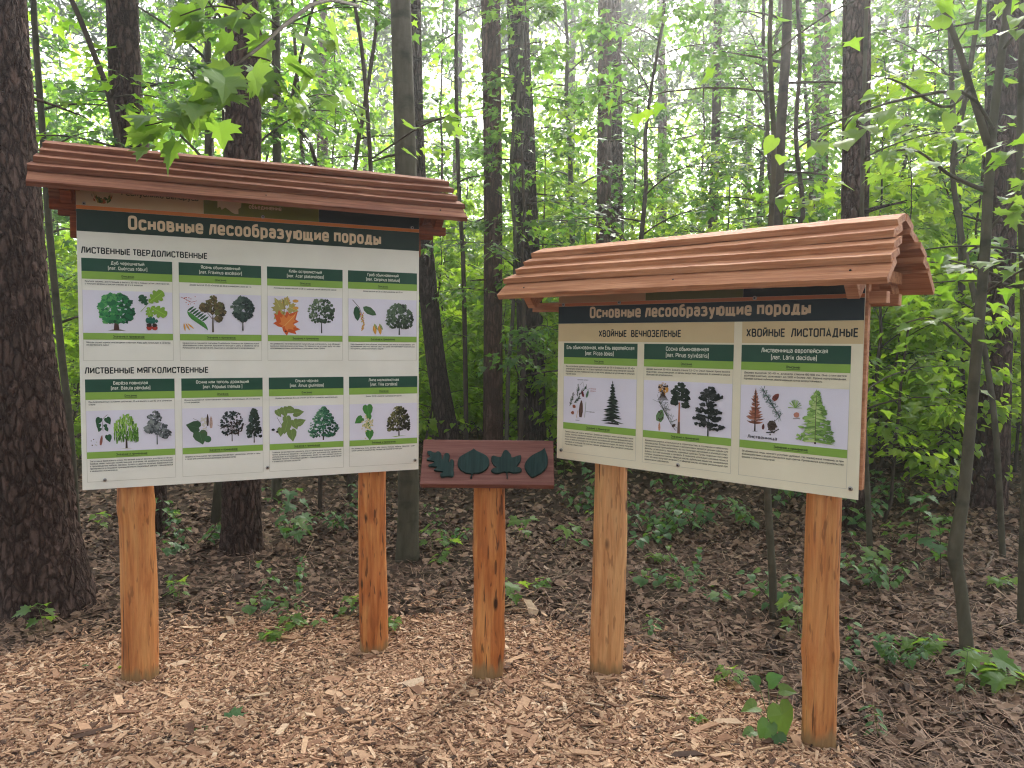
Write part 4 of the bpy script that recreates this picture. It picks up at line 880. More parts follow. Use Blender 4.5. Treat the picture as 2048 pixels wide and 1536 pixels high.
mb = MB(); rect(mb, .944 - .004, .944 + .419 + .004, 1.628 - .006, 1.628 + .033 + .008, -.0007, srgb(214, 192, 150)); put_text(mb, 'ХВОЙНЫЕ  ЛИСТОПАДНЫЕ', .944, 1.628, .033, BL, -.0012, .419, bold=21); link('section_heading', mb.mesh('section_heading', color=True), panel, [M['print']])
R3 = dict(zh=1.597, hd=1.530, gr=1.498, pt=1.439, pb=1.219, gb=1.188, bot=1.076)
for a, b, nm, la, de, us, pc in (
    (.036, .444, 'Ель обыкновенная, или Ель европейская', '(лат. Pícea ábies)', ['Вечнозелёное древесное растение высотой до 35 м (изредка до 50 м) и', 'диаметром ствола до 1 м. Ствол прямой с плотной конусовидной кроной.', 'Корневая система поверхностная, из-за этого деревья не устойчивы к сильным', 'порывам ветра.'], ['Семена-корм для многих животных. Древесина содержит много целлюлозы и мало', 'смолы, поэтому является сырьём для целлюлозно-бумажной промышленности.', 'Кора молодых деревьев используется в кожевенной промышленности. Шишки,', 'почки и хвоя используются в качестве лекарственного сырья. Из смолы получают', 'канифоль и скипидар. Во многих странах украшенная ель считается символом', 'Рождества и Нового года.'], pic_spruce),
    (.478, .893, 'Сосна обыкновенная', '(лат. Pínus sylvéstris)', ['Дерево высотой 25–40 м. Диаметр ствола 0,5–1,2 м. Ствол прямой. Крона высоко', 'поднятая, конусовидная, а затем округлая, широкая. К климату сосна', 'обыкновенная нетребовательна.'], ['Древесина широко используется в строительстве, в столярном и мебельном', 'производстве. Отходы лесопиления и лесозаготовки являются ценным сырьём для', 'лесохимической промышленности. Из них получают метиловый и этиловый спирт,', 'фенолы, углекислоту, канифоль, кормовые дрожжи. Путём подсочки получают', 'живицу, а из неё скипидар и канифоль. В медицине используют сосновые почки, в', 'которых содержатся смолы, эфирные масла, дубильные вещества, минеральные', 'соли. Из хвои получают витамин С и эфирное масло, которое рекомендуют при', 'ревматических заболеваниях.'], pic_pine),
    (.926, 1.342, 'Лиственница европейская', '(лат. Lárix decídua)', ['Дерево высотой 30-40 м, диаметр ствола 80-100 см. Она отличается', 'долговечностью, доживает до 500 и более лет. Крона конусовидная.', 'Корневая система глубинная, обеспечивающая полную ветроустойчивость.'], ['Её древесина лишь немного уступает дубовой. Не подвержена гниению, а при', 'взаимодействии с водой становится ещё крепче. Применяется для строительства', 'фасадов и открытых сооружений.'], pic_larch)):
    card(panel, a, b, name=nm, latin=la, desc=de, use=us, pic=pc, cap=.0180, lead=.0120, cw=.375 if nm.startswith('Ель') else None, **R3)
for x, z in ((.030, 1.778), (.345, 1.780), (.975, 1.780), (1.340, 1.776), (.026, 1.083), (.655, 1.083), (1.356, 1.079)): screw(panel, x, z)
zr2 = roof(BRX, -.225, 1.500, -.180, 1.803, .135, radians(38), .056, .0462, M['plank_orange'], 5, M['plank_orange'])
gx, gy = W2(BRX, .23, .12); post('post', BRX, .228, .122, 1.86, float(ground(gx, gy)), .081, .075, M['post_pale'], 13)
gx, gy = W2(BRX, 1.235, .11); post('post', BRX, 1.236, .105, 1.86, float(ground(gx, gy)), .065, .063, M['post_orange'], 14, ((.42, .005),))

# ---- leaf plaque between the boards
SGN = empty('leaf_sign', (-.113, 3.465, float(ground(-.113, 3.40))))
tag(SGN, 'low slanted board with four dark green wooden leaves on a log between the information boards', 'leaf sign')
post('post', SGN, .010, .0, .985 - SGN.location[2], 0.0, .076, .070, M['post_red'], 15, ((.62, .005), (.18, .004)))
sx0, sz_b, sz_t = -.418, .962, 1.150; yb_, yt_ = 3.300, 3.440
bot = np.array([-.4135 * 3.30 / 3.367, 3.300, .966]); top = np.array([-.418 * 3.44 / 3.367, 3.440, 1.147])
ang = math.atan2(top[1] - bot[1], top[2] - bot[2]); Ls = math.hypot(top[1] - bot[1], top[2] - bot[2]); Ws = .598
Mb = Matrix.Translation(Vector(bot) - SGN.location) @ Matrix.Rotation(-ang, 4, 'X')
mb = MB(); mb.box(0, Ws, .0, .038, 0, Ls, bev=.0025)
br = link('board', mb.mesh('board'), SGN, [M['plaque']]); br.matrix_local = Mb
OAK = [(185,365),(225,360),(250,375),(290,385),(315,365),(345,370),(370,400),(385,470),(395,470),(410,410),(440,385),(470,395),(485,430),(475,500),(490,510),(505,475),(535,475),(550,520),(545,590),(560,640),(555,680),(530,695),(470,690),(400,700),(380,680),(385,655),(420,645),(400,630),(310,620),(290,605),(330,580),(320,570),(225,565),(215,545),(260,530),(285,510),(270,495),(195,485),(185,465),(215,445),(225,430),(205,405),(185,390)]
LIN = [(795,320),(830,350),(900,380),(960,410),(1000,450),(1017,510),(1000,570),(950,620),(880,645),(810,650),(803,700),(785,710),(780,695),(795,655),(720,645),(650,610),(605,560),(597,500),(615,440),(680,395),(740,360),(775,340)]
MAP = [(1225,335),(1250,350),(1290,395),(1310,440),(1360,425),(1420,405),(1432,440),(1420,500),(1380,560),(1430,570),(1455,605),(1420,630),(1350,640),(1285,625),(1265,640),(1275,700),(1262,705),(1250,640),(1220,625),(1150,645),(1085,640),(1045,610),(1070,585),(1120,570),(1075,540),(1040,480),(1040,430),(1065,415),(1110,430),(1160,435),(1175,400),(1195,350)]
PEAR = [(1735,305),(1750,350),(1780,420),(1790,500),(1775,570),(1720,630),(1650,670),(1600,692),(1560,665),(1510,610),(1485,545),(1500,490),(1545,430),(1620,380),(1690,345)]
def cut_leaf(pts, name):
    q = []
    for a, b in pts:
        v = (b - 192) / 586; l = 118 - 3 * v; r = 1840 + 60 * v; q.append(((a - l) / (r - l) * Ws, (1 - v) * Ls))
    q = np.array(q); q = spline(np.concatenate([q, q[:1]]), len(q) * 2 + 1)[:-1]
    ar = 0.5 * np.sum(q[:, 0] * np.roll(q[:, 1], -1) - np.roll(q[:, 0], -1) * q[:, 1])
    if ar < 0: q = q[::-1]
    n = len(q); c = q.mean(0); q2 = c + (q - c) * .975
    V = np.concatenate([np.stack([q[:, 0], np.full(n, -.0005), q[:, 1]], -1), np.stack([q[:, 0], np.full(n, -.0105), q[:, 1]], -1), np.stack([q2[:, 0], np.full(n, -.0125), q2[:, 1]], -1)])
    a = np.arange(n); b = (a + 1) % n
    mb = MB(); mb.add(V, [np.stack([a, b, b + n, a + n], -1), np.stack([a + n, b + n, b + 2 * n, a + 2 * n], -1), (np.arange(n) + 2 * n)[None, :]])
    o = link(name, mb.mesh(name), br, [M['green_wood']]); return o
for p_, nm in ((OAK, 'oak_leaf'), (LIN, 'linden_leaf'), (MAP, 'maple_leaf'), (PEAR, 'pear_leaf')): cut_leaf(p_, nm)

# ------------------------------------------------------------------ trees
def cell_plates(P_th, z, rad, cw, ch, seed):
    """bark plates: distance to the nearest cell border on the unrolled trunk, 0 in the cracks"""
    rg = np.random.default_rng(seed); nu = max(5, int(2 * pi * rad / cw)); nv = int((z.max() - z.min()) / ch) + 4
    J = rg.uniform(0.0, 1.0, (nu, nv, 2)); H = rg.uniform(0.5, 1.0, (nu, nv))
    gu = (P_th / (2 * pi) * nu); gv = (z - z.min()) / ch + 1
    gu, gv = np.broadcast_arrays(gu[None, :], gv[:, None])
    a_, b_, c_, d_ = rg.uniform(0, 6.28, 4)
    gv = gv + .45 * np.sin(gu * 2.1 + a_) + .35 * np.sin(gu * .9 - gv * 1.3 + b_); gu = gu + .45 * np.sin(gv * 1.7 + c_) + .3 * np.sin(gv * .55 + d_)
    gu = gu + 1000 * nu
    iu, iv = np.floor(gu).astype(int), np.floor(gv).astype(int)
    d1 = np.full(gu.shape, 9.0); d2 = d1.copy(); hh = np.zeros(gu.shape)
    for a in (-1, 0, 1):
        for b in (-1, 0, 1):
            cu, cv = iu + a, np.clip(iv + b, 0, nv - 1)
            j = J[cu % nu, cv]; d = np.hypot(cu + j[..., 0] - gu, cv + j[..., 1] - gv)
            h = H[cu % nu, cv]; near = d < d1
            d2 = np.where(near, d1, np.minimum(d2, d)); hh = np.where(near, h, hh); d1 = np.where(near, d, d1)
    return np.clip((d2 - d1) / 0.35, 0, 1) * hh
def trunk_mesh(path, radii, seg, rings, depth=0.0, cw=.04, ch=.11, seed=1, flare=0.0, smooth=True, wob=0.03):
    P = spline(path, rings); R = np.interp(np.linspace(0, 1, rings), np.linspace(0, 1, len(radii)), radii)
    z = P[:, 2]; th = np.linspace(0, 2 * pi, seg, endpoint=False); rg = np.random.default_rng(seed)
    disp = np.zeros((rings, seg))
    for k in (2, 3, 5): disp += R[:, None] * wob * np.sin(k * th[None] + rg.uniform(0, 6) + z[:, None] * rg.uniform(-.8, .8)) / k
    if flare:
        hz = np.clip(1 - (z - z.min()) / 0.55, 0, 1)[:, None] ** 2
        disp += R[:, None] * flare * hz * (0.55 + 0.45 * np.sin(4 * th[None] + rg.uniform(0, 6)) + .25 * np.sin(7 * th[None] + 1))
    if depth: disp += depth * (cell_plates(th, z, float(R.mean()), cw, ch, seed) - .6)
    return tube(P, R, seg, True, disp)
def limb_path(p, az, L, rise, n=7, droop=0.25, rg=None):
    t = np.linspace(0, 1, n); rg = rg or RNG
    a = az + np.cumsum(rg.normal(0, .10, n)); st = L / (n - 1)
    el = rise - droop * t * 1.6
    d = np.stack([np.cos(a) * np.cos(el), np.sin(a) * np.cos(el), np.sin(el)], -1) * st
    return np.asarray(p) + np.concatenate([np.zeros((1, 3)), np.cumsum(d[:-1], 0)])
def spray(path, n, s0, s1, tmpl, width=0.35, rg=None, start=.15, flat=.32, droop=.35):
    """leaves set along a limb in a loose, level layer"""
    rg = rg or RNG; m = len(path) - 1
    t = start + (1 - start) * rg.uniform(0, 1, n) ** .8; i = np.minimum((t * m).astype(int), m - 1); u = (t * m - i)[:, None]
    P = path[i] * (1 - u) + path[i + 1] * u; T = unit(path[i + 1] - path[i])
    side = np.stack([-T[:, 1], T[:, 0], np.zeros(n)], -1); side = unit(side) * rg.choice([-1, 1], n)[:, None]
    q = rg.uniform(0, 1, n)[:, None] * width * (1.15 - .6 * t)[:, None]
    P = P + side * q + np.stack([np.zeros(n), np.zeros(n), rg.normal(-.02, .05, n) - .12 * q[:, 0]], -1)
    D = unit(side * rg.uniform(.4, 1.1, n)[:, None] + T * rg.uniform(.1, .9, n)[:, None] + np.stack([rg.normal(0, .3, n), rg.normal(0, .3, n), -rg.uniform(.0, 1, n) * droop * 1.6], -1))
    N = unit(np.stack([rg.normal(0, flat, n), rg.normal(0, flat, n), np.ones(n)], -1))
    return leaves(tmpl, P, D, N, rg.uniform(s0, s1, n))
class Leafy:
    def __init__(s): s.V = []; s.F = []; s.n = 0
    def add(s, vf): s.V.append(vf[0]); s.F.append(vf[1] + s.n); s.n += len(vf[0])
    def mesh(s, name): return np_mesh(name, np.concatenate(s.V), [np.concatenate(s.F)])
def copy_tree(root, loc, rz, sc=1.0):
    r = root.copy(); COL.objects.link(r); r.location = loc; r.rotation_euler = (0, 0, rz); r.scale = (sc, sc, sc)
    for k in ('label', 'group', 'category'):
        if k in r: del r[k]
    for ch in root.children:
        c = ch.copy(); COL.objects.link(c); c.parent = r
    return r

def needle_crown(name, parent, mat, base, top, rad, n, rg, sz=.5):
    """pine crown: upswept limbs ending in tufts of needle fans"""
    L = Leafy(); ntuft = n
    t = rg.uniform(0, 1, ntuft); az = rg.uniform(0, 2 * pi, ntuft); r = rad * (1 - t ** 2 * .75) * rg.uniform(.25, 1, ntuft) ** .6
    C = np.stack([r * np.cos(az), r * np.sin(az), base + (top - base) * t + rg.normal(0, .15, ntuft)], -1)
    k = 16; P = np.repeat(C, k, 0) + rg.normal(0, .10, (ntuft * k, 3)); D = unit(rg.normal(0, 1, (ntuft * k, 3)) + [0, 0, .5]); N = unit(rg.normal(0, 1, (ntuft * k, 3)))
    L.add(leaves(np.array([(0, 0), (.09, .3), (0, 1.), (-.09, .3)]), P, D, N, rg.uniform(.5, 1, ntuft * k) * sz, 0, .1))
    return link(name, L.mesh(name), parent, [mat])

# big trunks: (label, bark, depth, [(x, y, width) from the ground up], displacement, crown?)
def big_tree(name, label, mat, Y, pts, seg, rings, depth, cw, ch, seed, flare=.12, ztop=11.0, cat='tree', group=None, crown=True, base=None):
    b = gp(*base) if base is not None else None
    if b is not None: Y = b[1] + pts[0][2] * b[1] / F / 2
    P = [px(a, c, Y) for a, c, w in pts]; R = [w * Y / F / 2 for a, c, w in pts]
    gz = float(ground(P[0][0], Y)); 
    if P[0][2] > gz - .05: P.insert(0, np.array([P[0][0] - (P[1][0] - P[0][0]) * .02, Y, gz - .12])); R.insert(0, R[0] * 1.03)
    d = P[-1] - P[-2]; d = d / d[2]
    for q in (0.45, 1.0):
        zt = P[len(pts) - 1][2]; P.append(P[len(R) - 1] + d * 0); R.append(R[-1])
        P[-1] = P[-2] + (d * .6 + np.array([0, 0, .4])) * (ztop - P[-2][2]) * q; R[-1] = R[-2] * (.86 if q < 1 else .7)
    org = np.array([P[1][0], Y, gz]); P = [p - org for p in P]
    e = empty(name, org); tag(e, label, cat, group)
    zs = np.array([p[2] for p in P]); 
    mb = MB(); mb.add(*trunk_mesh(np.array(P), R, seg, rings, depth, cw, ch, seed, flare))
    rg = np.random.default_rng(seed + 50)
    for k in range(5):               # dead stubs
        zz = rg.uniform(2.2, 6); q = [np.interp(zz, zs, [p[i] for p in P]) for i in range(3)]
        lp = limb_path(q, rg.uniform(0, 2 * pi), rg.uniform(.3, .9), rg.uniform(-.1, .4), 5, .1, rg); mb.tube(lp, np.linspace(.016, .005, 5), 5)
    top = np.array(P[-1]); cl = []
    if crown:
        for k in range(10):
            zz = top[2] - rg.uniform(0.2, 3.0); q = [np.interp(zz, zs, [p[i] for p in P]) for i in range(3)]
            lp = limb_path(q, rg.uniform(0, 2 * pi), rg.uniform(1.0, 1.9), .35, 6, .1, rg); mb.tube(lp, np.linspace(.035, .008, 6), 5); cl.append(lp)
    link('trunk', mb.mesh('trunk', True), e, [mat])
    if crown:
        c = PINE_CROWN.copy() if PINE_CROWN else None
        if c is None:
            c = needle_crown('crown', e, M['needle'], 0, 3.6, 1.9, 260, np.random.default_rng(3), .34); globals()['PINE_CROWN'] = c
        else: COL.objects.link(c); c.parent = e
        c.location = (top[0], top[1], top[2] - 3.0); c.rotation_euler = (0, 0, seed * 1.3)
    return e
PINE_CROWN = None
PG = 'tall pine trunks standing behind the information boards'
big_tree('pine_tree', 'massive dark pine with flaking plated bark and flared foot beside the larger board', M['pine'], 0,
         [(92, 1240, 196), (86, 1160, 172), (72, 1060, 152), (60, 900, 142), (36, 700, 126), (14, 430, 122), (-6, 160, 118), (-20, -60, 114)], 220, 420, .016, .055, .12, 21, .16, 9, base=(92, 1246))
big_tree('pine_tree', 'grey-brown pine rising above the ridge near the outer end of the larger board', M['pine'], 6.6,
         [(300, 1060, 66), (290, 700, 62), (268, 320, 58), (252, 200, 57), (244, 0, 56), (240, -80, 55)], 72, 170, .009, .045, .12, 22, .1, 11, group=PG)
big_tree('pine_tree', 'thick dark pine whose foot shows under the middle of the larger board', M['pine'], 0,
         [(483, 1108, 84), (483, 1060, 78), (483, 980, 76), (485, 700, 70), (487, 300, 67), (486, 100, 65), (480, -60, 64)], 100, 240, .010, .04, .11, 23, .14, 10, base=(483, 1112), group=PG)
big_tree('grey_tree', 'smooth greenish-grey trunk with its foot beside the second post of the larger board', M['grey_bark'], 0,
         [(815, 1120, 48), (816, 1060, 43), (817, 980, 41), (816, 700, 41), (812, 350, 42), (806, 150, 40), (801, 0, 38), (799, -60, 37)], 40, 120, 0, .04, .1, 24, .12, 9.5, base=(815, 1126), group=PG, crown=False)
big_tree('pine_tree', 'leaning slender pine whose foot meets the top edge of the leaf sign', M['pine_fine'], 9.2,
         [(903, 905, 46), (898, 870, 41), (874, 740, 39), (854, 560, 37), (845, 450, 36), (834, 342, 35), (828, 170, 34), (824, 0, 34), (822, -80, 33)], 64, 170, .006, .035, .11, 25, .1, 12, group=PG)
big_tree('pine_tree', 'straight reddish-barked pine standing between the two information boards', M['pine_red'], 9.4,
         [(987, 905, 44), (986, 870, 40), (986, 650, 37), (986, 400, 36), (984, 200, 36), (981, 0, 37), (980, -80, 37)], 64, 190, .004, .03, .10, 26, .1, 12.5, group=PG)
big_tree('pine_tree', 'broad ridged-bark tree standing behind the ridge end of the smaller board', M['pine_fine'], 10.0,
         [(1064, 915, 66), (1064, 880, 60), (1060, 650, 53), (1050, 400, 47), (1046, 250, 44), (1038, 100, 42), (1034, -80, 40)], 72, 200, .008, .03, .16, 27, .12, 12.5, group=PG)
big_tree('pine_tree', 'redder-barked trunk of the close pair of pines above the smaller board', M['pine_red'], 12.0,
         [(1206, 900, 34), (1206, 600, 30), (1208, 350, 28), (1210, 150, 27), (1210, -60, 26)], 40, 130, .004, .03, .1, 28, .1, 13.5, group=PG)
big_tree('pine_tree', 'darker trunk of the close pair of pines above the smaller board', M['pine'], 12.8,
         [(1232, 890, 36), (1232, 600, 33), (1230, 350, 32), (1228, 150, 30), (1228, -60, 29)], 40, 130, .006, .04, .1, 29, .1, 14, group=PG)
big_tree('pine_tree', 'stout plated pine rising above the gable end of the smaller board', M['pine'], 6.5,
         [(1700, 1064, 58), (1702, 1000, 52), (1706, 700, 50), (1710, 430, 50), (1713, 200, 51), (1713, 0, 50), (1713, -80, 50)], 84, 200, .008, .04, .11, 30, .14, 10.5, base=(1700, 1062), group=PG)
big_tree('pine_tree', 'pale faint pine trunk in the far trees above the smaller board', M['pine_red'], 16.0,
         [(1630, 830, 38), (1634, 500, 34), (1640, 250, 33), (1646, 0, 31), (1648, -60, 30)], 36, 120, .004, .04, .1, 31, .1, 14, group=PG)
big_tree('pine_tree', 'broad dark pine half hidden behind the forked grey tree', M['pine'], 7.4,
         [(1965, 1010, 84), (1975, 920, 76), (1986, 700, 66), (1998, 450, 60), (2004, 200, 58), (2008, 0, 56), (2010, -80, 55)], 84, 200, .010, .04, .12, 32, .14, 11, group=PG)
big_tree('grey_tree', 'narrow dark trunk with a fork high above the smaller board', M['twig'], 7.6,
         [(1545, 980, 20), (1552, 700, 19), (1556, 430, 19), (1562, 250, 19), (1572, 100, 18), (1576, -60, 17)], 20, 80, 0, .03, .1, 33, .1, 9.5, group=PG, crown=False)
big_tree('grey_tree', 'narrow dim trunk behind the middle of the smaller roof', M['twig'], 13.0,
         [(1420, 860, 20), (1424, 500, 18), (1432, 250, 17), (1436, 0, 16), (1438, -60, 16)], 20, 80, 0, .03, .1, 34, .1, 11, group=PG, crown=False)
big_tree('grey_tree', 'narrow grey trunk beside the thick pine above the larger roof', M['grey_bark'], 8.0,
         [(553, 1010, 20), (554, 600, 18), (554, 300, 17), (552, 80, 16), (550, -60, 15)], 20, 80, 0, .03, .1, 35, .1, 10, group=PG, crown=False)

# ---- understorey maples: a few grown forms, then copies
def grow_sapling(seed, H, r0, nl, z0, spread, nleaf, s0, s1, tmpl, lean=.05, twigs=4, rise=.5, mat='leaf', bark='twig', width=.35):
    rg = np.random.default_rng(seed)
    n = 14; t = np.linspace(0, 1, n); la = rg.uniform(0, 2 * pi)
    wx = np.cumsum(rg.normal(0, .05, n)) * .5; wy = np.cumsum(rg.normal(0, .05, n)) * .5
    P = np.stack([H * lean * t * cos(la) + wx, H * lean * t * sin(la) + wy, H * t - .05], -1); P[0, :2] = 0
    R = r0 * (1 - .85 * t)
    mb = MB(); mb.tube(P, R, 9); L = Leafy()
    for k in range(nl):
        u = z0 / H + (1 - z0 / H) * ((k + rg.uniform(0, .8)) / nl); q = np.array([np.interp(u, t, P[:, i]) for i in range(3)])
        Ln = spread * (1.08 - u) ** .55 * rg.uniform(.55, 1.15); az = k * 2.399 + rg.normal(0, .4)
        lp = limb_path(q, az, Ln, rise + rg.normal(0, .2), 8, .45, rg); rr = max(.004, r0 * (1 - .8 * u) * .42)
        mb.tube(lp, np.linspace(rr, .002, 8), 5)
        L.add(spray(lp, nleaf, s0, s1, tmpl, width * .6, rg))
        for j in range(twigs):
            v = rg.uniform(.25, .9); i = int(v * 7); b = lp[i] + (lp[min(i + 1, 7)] - lp[i]) * (v * 7 - i)
            tp = limb_path(b, az + rg.choice([-1, 1]) * rg.uniform(.5, 1.1), Ln * rg.uniform(.25, .5), rg.uniform(-.1, .3), 5, .4, rg)
            mb.tube(tp, np.linspace(rr * .5, .0015, 5), 4); L.add(spray(tp, nleaf, s0, s1, tmpl, width * .7, rg, 0.1))
    L.add(spray(P[-4:], nleaf, s0, s1, tmpl, width, rg))
    return mb.mesh('trunk', True), L.mesh('crown')
FORMS = {}
def form(key, **k):
    mat = k.pop('mat', 'leaf'); bark = k.pop('bark', 'twig')
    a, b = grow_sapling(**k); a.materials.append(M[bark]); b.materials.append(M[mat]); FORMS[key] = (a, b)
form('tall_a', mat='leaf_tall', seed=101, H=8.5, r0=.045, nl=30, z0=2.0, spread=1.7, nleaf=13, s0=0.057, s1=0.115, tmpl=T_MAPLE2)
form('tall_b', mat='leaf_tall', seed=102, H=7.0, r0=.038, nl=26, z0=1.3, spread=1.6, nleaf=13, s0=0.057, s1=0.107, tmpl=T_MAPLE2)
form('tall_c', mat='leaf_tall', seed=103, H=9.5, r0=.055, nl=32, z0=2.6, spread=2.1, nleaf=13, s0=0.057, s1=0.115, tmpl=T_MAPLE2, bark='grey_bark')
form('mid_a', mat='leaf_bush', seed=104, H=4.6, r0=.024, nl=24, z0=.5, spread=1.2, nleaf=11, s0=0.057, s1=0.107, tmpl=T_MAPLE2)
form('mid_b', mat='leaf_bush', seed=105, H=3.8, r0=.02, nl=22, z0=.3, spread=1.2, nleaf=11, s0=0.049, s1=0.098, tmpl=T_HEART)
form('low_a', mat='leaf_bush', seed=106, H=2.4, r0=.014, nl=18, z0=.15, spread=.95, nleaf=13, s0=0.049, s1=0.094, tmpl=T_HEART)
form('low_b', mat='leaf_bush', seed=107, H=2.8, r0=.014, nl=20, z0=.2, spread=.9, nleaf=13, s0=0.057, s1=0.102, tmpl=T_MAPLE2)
LMX = [(-4000, 'beside'), (30, 'x')]
def place_form(key, name, loc, rz, sc):
    e = empty(name, loc, rz); e.scale = (sc, sc, sc)
    for me, nm in zip(FORMS[key], ('trunk', 'crown')):
        o = bpy.data.objects.new(nm, me); COL.objects.link(o); o.parent = e
    return e
PENDING = []          # (object, description, x, y, category)
def scrx(P): 
    d = np.asarray(P) - EYEP; return 1024 + F * (d @ RIGHT) / (d @ FWD)
SRG = np.random.default_rng(41)
def scatter(keys, n, y0, y1, name, desc, cat, gap=.8, ok=lambda x, y: True, s0=.85, s1=1.15, half=.72, margin=.6):
    pts = []; tries = 0
    while len(pts) < n and tries < 6000:
        tries += 1
        y = (y0 ** 2 + (y1 ** 2 - y0 ** 2) * SRG.uniform()) ** .5; x = SRG.uniform(-1, 1) * (half * y + margin)
        if not ok(x, y) or any((x - a) ** 2 + (y - b) ** 2 < gap * gap for a, b in pts): continue
        pts.append((x, y))
    for x, y in pts:
        k = keys[SRG.integers(len(keys))]; z = float(ground(x, y))
        e = place_form(k, name, (x, y, z), SRG.uniform(0, 6.28), SRG.uniform(s0, s1))
        PENDING.append((e, desc[k] if isinstance(desc, dict) else desc, x, y, cat))
    return pts
D = {'tall_a': 'tall thin maple sapling', 'tall_b': 'slim maple sapling', 'tall_c': 'tall grey-stemmed young maple', 'mid_a': 'waist-high-branched maple sapling', 'mid_b': 'bushy linden sapling', 'low_a': 'low linden bush', 'low_b': 'low maple bush'}
scatter(['tall_a', 'tall_b', 'tall_c'], 15, 6.6, 12, 'maple_sapling', D, 'sapling', 1.15, ok=lambda x, y: scrx((x, y, 1)) < 1650 or SRG.uniform() < .35)
scatter(['tall_a', 'tall_b', 'tall_c', 'mid_a'], 30, 12, 21, 'maple_sapling', D, 'sapling', 1.25, ok=lambda x, y: not (1150 < scrx((x, y, 1)) < 1950) or SRG.uniform() < .85)
scatter(['mid_a', 'mid_b', 'low_a', 'low_b'], 44, 9.5, 15, 'leafy_bush', D, 'bush', .9)
scatter(['mid_a', 'mid_b', 'low_b'], 34, 10.5, 19, 'leafy_bush', D, 'bush', .7, ok=lambda x, y: 800 < scrx((x, y, 1)) < 1160 or scrx((x, y, 1)) > 1700, s0=.9, s1=1.3)
scatter(['low_a', 'low_b', 'mid_b'], 22, 10, 14.5, 'leafy_bush', D, 'bush', .6, ok=lambda x, y: 820 < scrx((x, y, 1)) < 1150 or scrx((x, y, 1)) > 1720, s0=.9, s1=1.2)
scatter(['mid_a', 'mid_b', 'low_b'], 46, 15, 24, 'leafy_bush', D, 'bush', .9, s0=.9, s1=1.35)
scatter(['mid_a', 'mid_b', 'low_a', 'low_b'], 16, 6.8, 10, 'leafy_bush', D, 'bush', .8, ok=lambda x, y: 1740 < scrx((x, y, 1)) < 2100)

# ---- the far wood: one mass of leaves with dim stems
rg = np.random.default_rng(77)
n = 230000; y = (22 ** 2 + (46 ** 2 - 22 ** 2) * rg.uniform(0, 1, n)) ** .5; x = rg.uniform(-1, 1, n) * (.78 * y + 3)
z = 15.5 * rg.beta(1.0, 1.25, n)
cl = np.sin(x * .9 + 1.3 * np.sin(z * .7)) + np.sin(z * 1.3 + y * .5) + np.sin(x * 2.3 + z * 1.9 + y)
keep = (cl + rg.normal(0, .8, n) > -2.0 + .14 * z + .5 * np.exp(-((x - 12) / 6) ** 2)) | (z < 3.0)
x, y, z = x[keep], y[keep], z[keep]; n = len(x); th = rg.uniform(0, 2 * pi, n)
Dr = np.stack([np.cos(th), np.sin(th), rg.uniform(-.7, .1, n)], -1); Nn = unit(np.stack([rg.normal(0, .4, n), rg.normal(0, .4, n), np.ones(n)], -1))
L = Leafy(); L.add(leaves(T_FAR, np.stack([x, y, z], -1), Dr, Nn, rg.uniform(.12, .26, n)))
tag(link('far_woods', L.mesh('far_woods'), None, [M['leaf']]), 'distant mass of green leaves closing the forest behind all the trunks', 'woods', kind='stuff')
# the trees on the near side of the clearing, which shade the boards from that side
n = 22000; a_ = rg.uniform(radians(168), radians(372), n); r_ = rg.uniform(8, 14, n); x = r_ * 1.25 * np.cos(a_); y = 1.5 + r_ * np.sin(a_); z = 13 * rg.uniform(0, 1, n) ** .9
th = rg.uniform(0, 2 * pi, n); Dr = np.stack([np.cos(th), np.sin(th), rg.uniform(-.7, .1, n)], -1); Nn = unit(np.stack([rg.normal(0, .5, n), rg.normal(0, .5, n), np.ones(n)], -1))
L = Leafy(); L.add(leaves(T_FAR, np.stack([x, y, z], -1), Dr, Nn, rg.uniform(.18, .36, n)))
tag(link('near_woods', L.mesh('near_woods'), None, [M['needle']]), 'mass of green leaves closing the clearing behind the viewer', 'woods', kind='stuff')
# far pines standing in it
for k, (a, Y, w) in enumerate(((60, 22, .16), (420, 26, .2), (640, 20, .17), (730, 30, .22), (905, 24, .15), (1130, 27, .2), (1310, 21, .17), (1480, 29, .2), (1780, 24, .2), (1890, 19, .16), (2035, 26, .2))):
    P0 = px(a, 700, Y); g = float(ground(P0[0], Y)); e = empty('far_pine', (P0[0], Y, g)); rg = np.random.default_rng(300 + k)
    H = rg.uniform(13, 17); mb = MB(); mb.add(*trunk_mesh(np.array([(0, 0, -.2), (.1, 0, H * .5), (rg.uniform(-.4, .4), 0, H)]), [w, w * .8, w * .4], 16, 30, 0, seed=k, flare=.1))
    for q in range(9): mb.tube(limb_path((0.1, 0, H * rg.uniform(.45, .95)), rg.uniform(0, 6.28), rg.uniform(.8, 2), .2, 5, .1, rg), np.linspace(.03, .008, 5), 4)
    link('trunk', mb.mesh('trunk', True), e, [M['pine_red']])
    c = PINE_CROWN.copy(); COL.objects.link(c); c.parent = e; c.location = (0, 0, H - 5.2); c.rotation_euler = (0, 0, k); c.scale = (1.5, 1.5, 1.7)
    PENDING.append((e, 'distant pine with a thin greyish crown', P0[0], Y, 'tree'))

# ------------------------------------------------------------------ trees with limbs of their own near the boards
def limb(mb, L, pts, r0, r1, nleaf, s0, s1, tmpl, width, rg, start=.2, droop=.35, flat=.32):
    P = spline([np.asarray(p, float) for p in pts], 12); mb.tube(P, np.linspace(r0, r1, 12), 6)
    if nleaf: L.add(spray(P, nleaf, s0, s1, tmpl, width, rg, start, flat, droop))
    return P
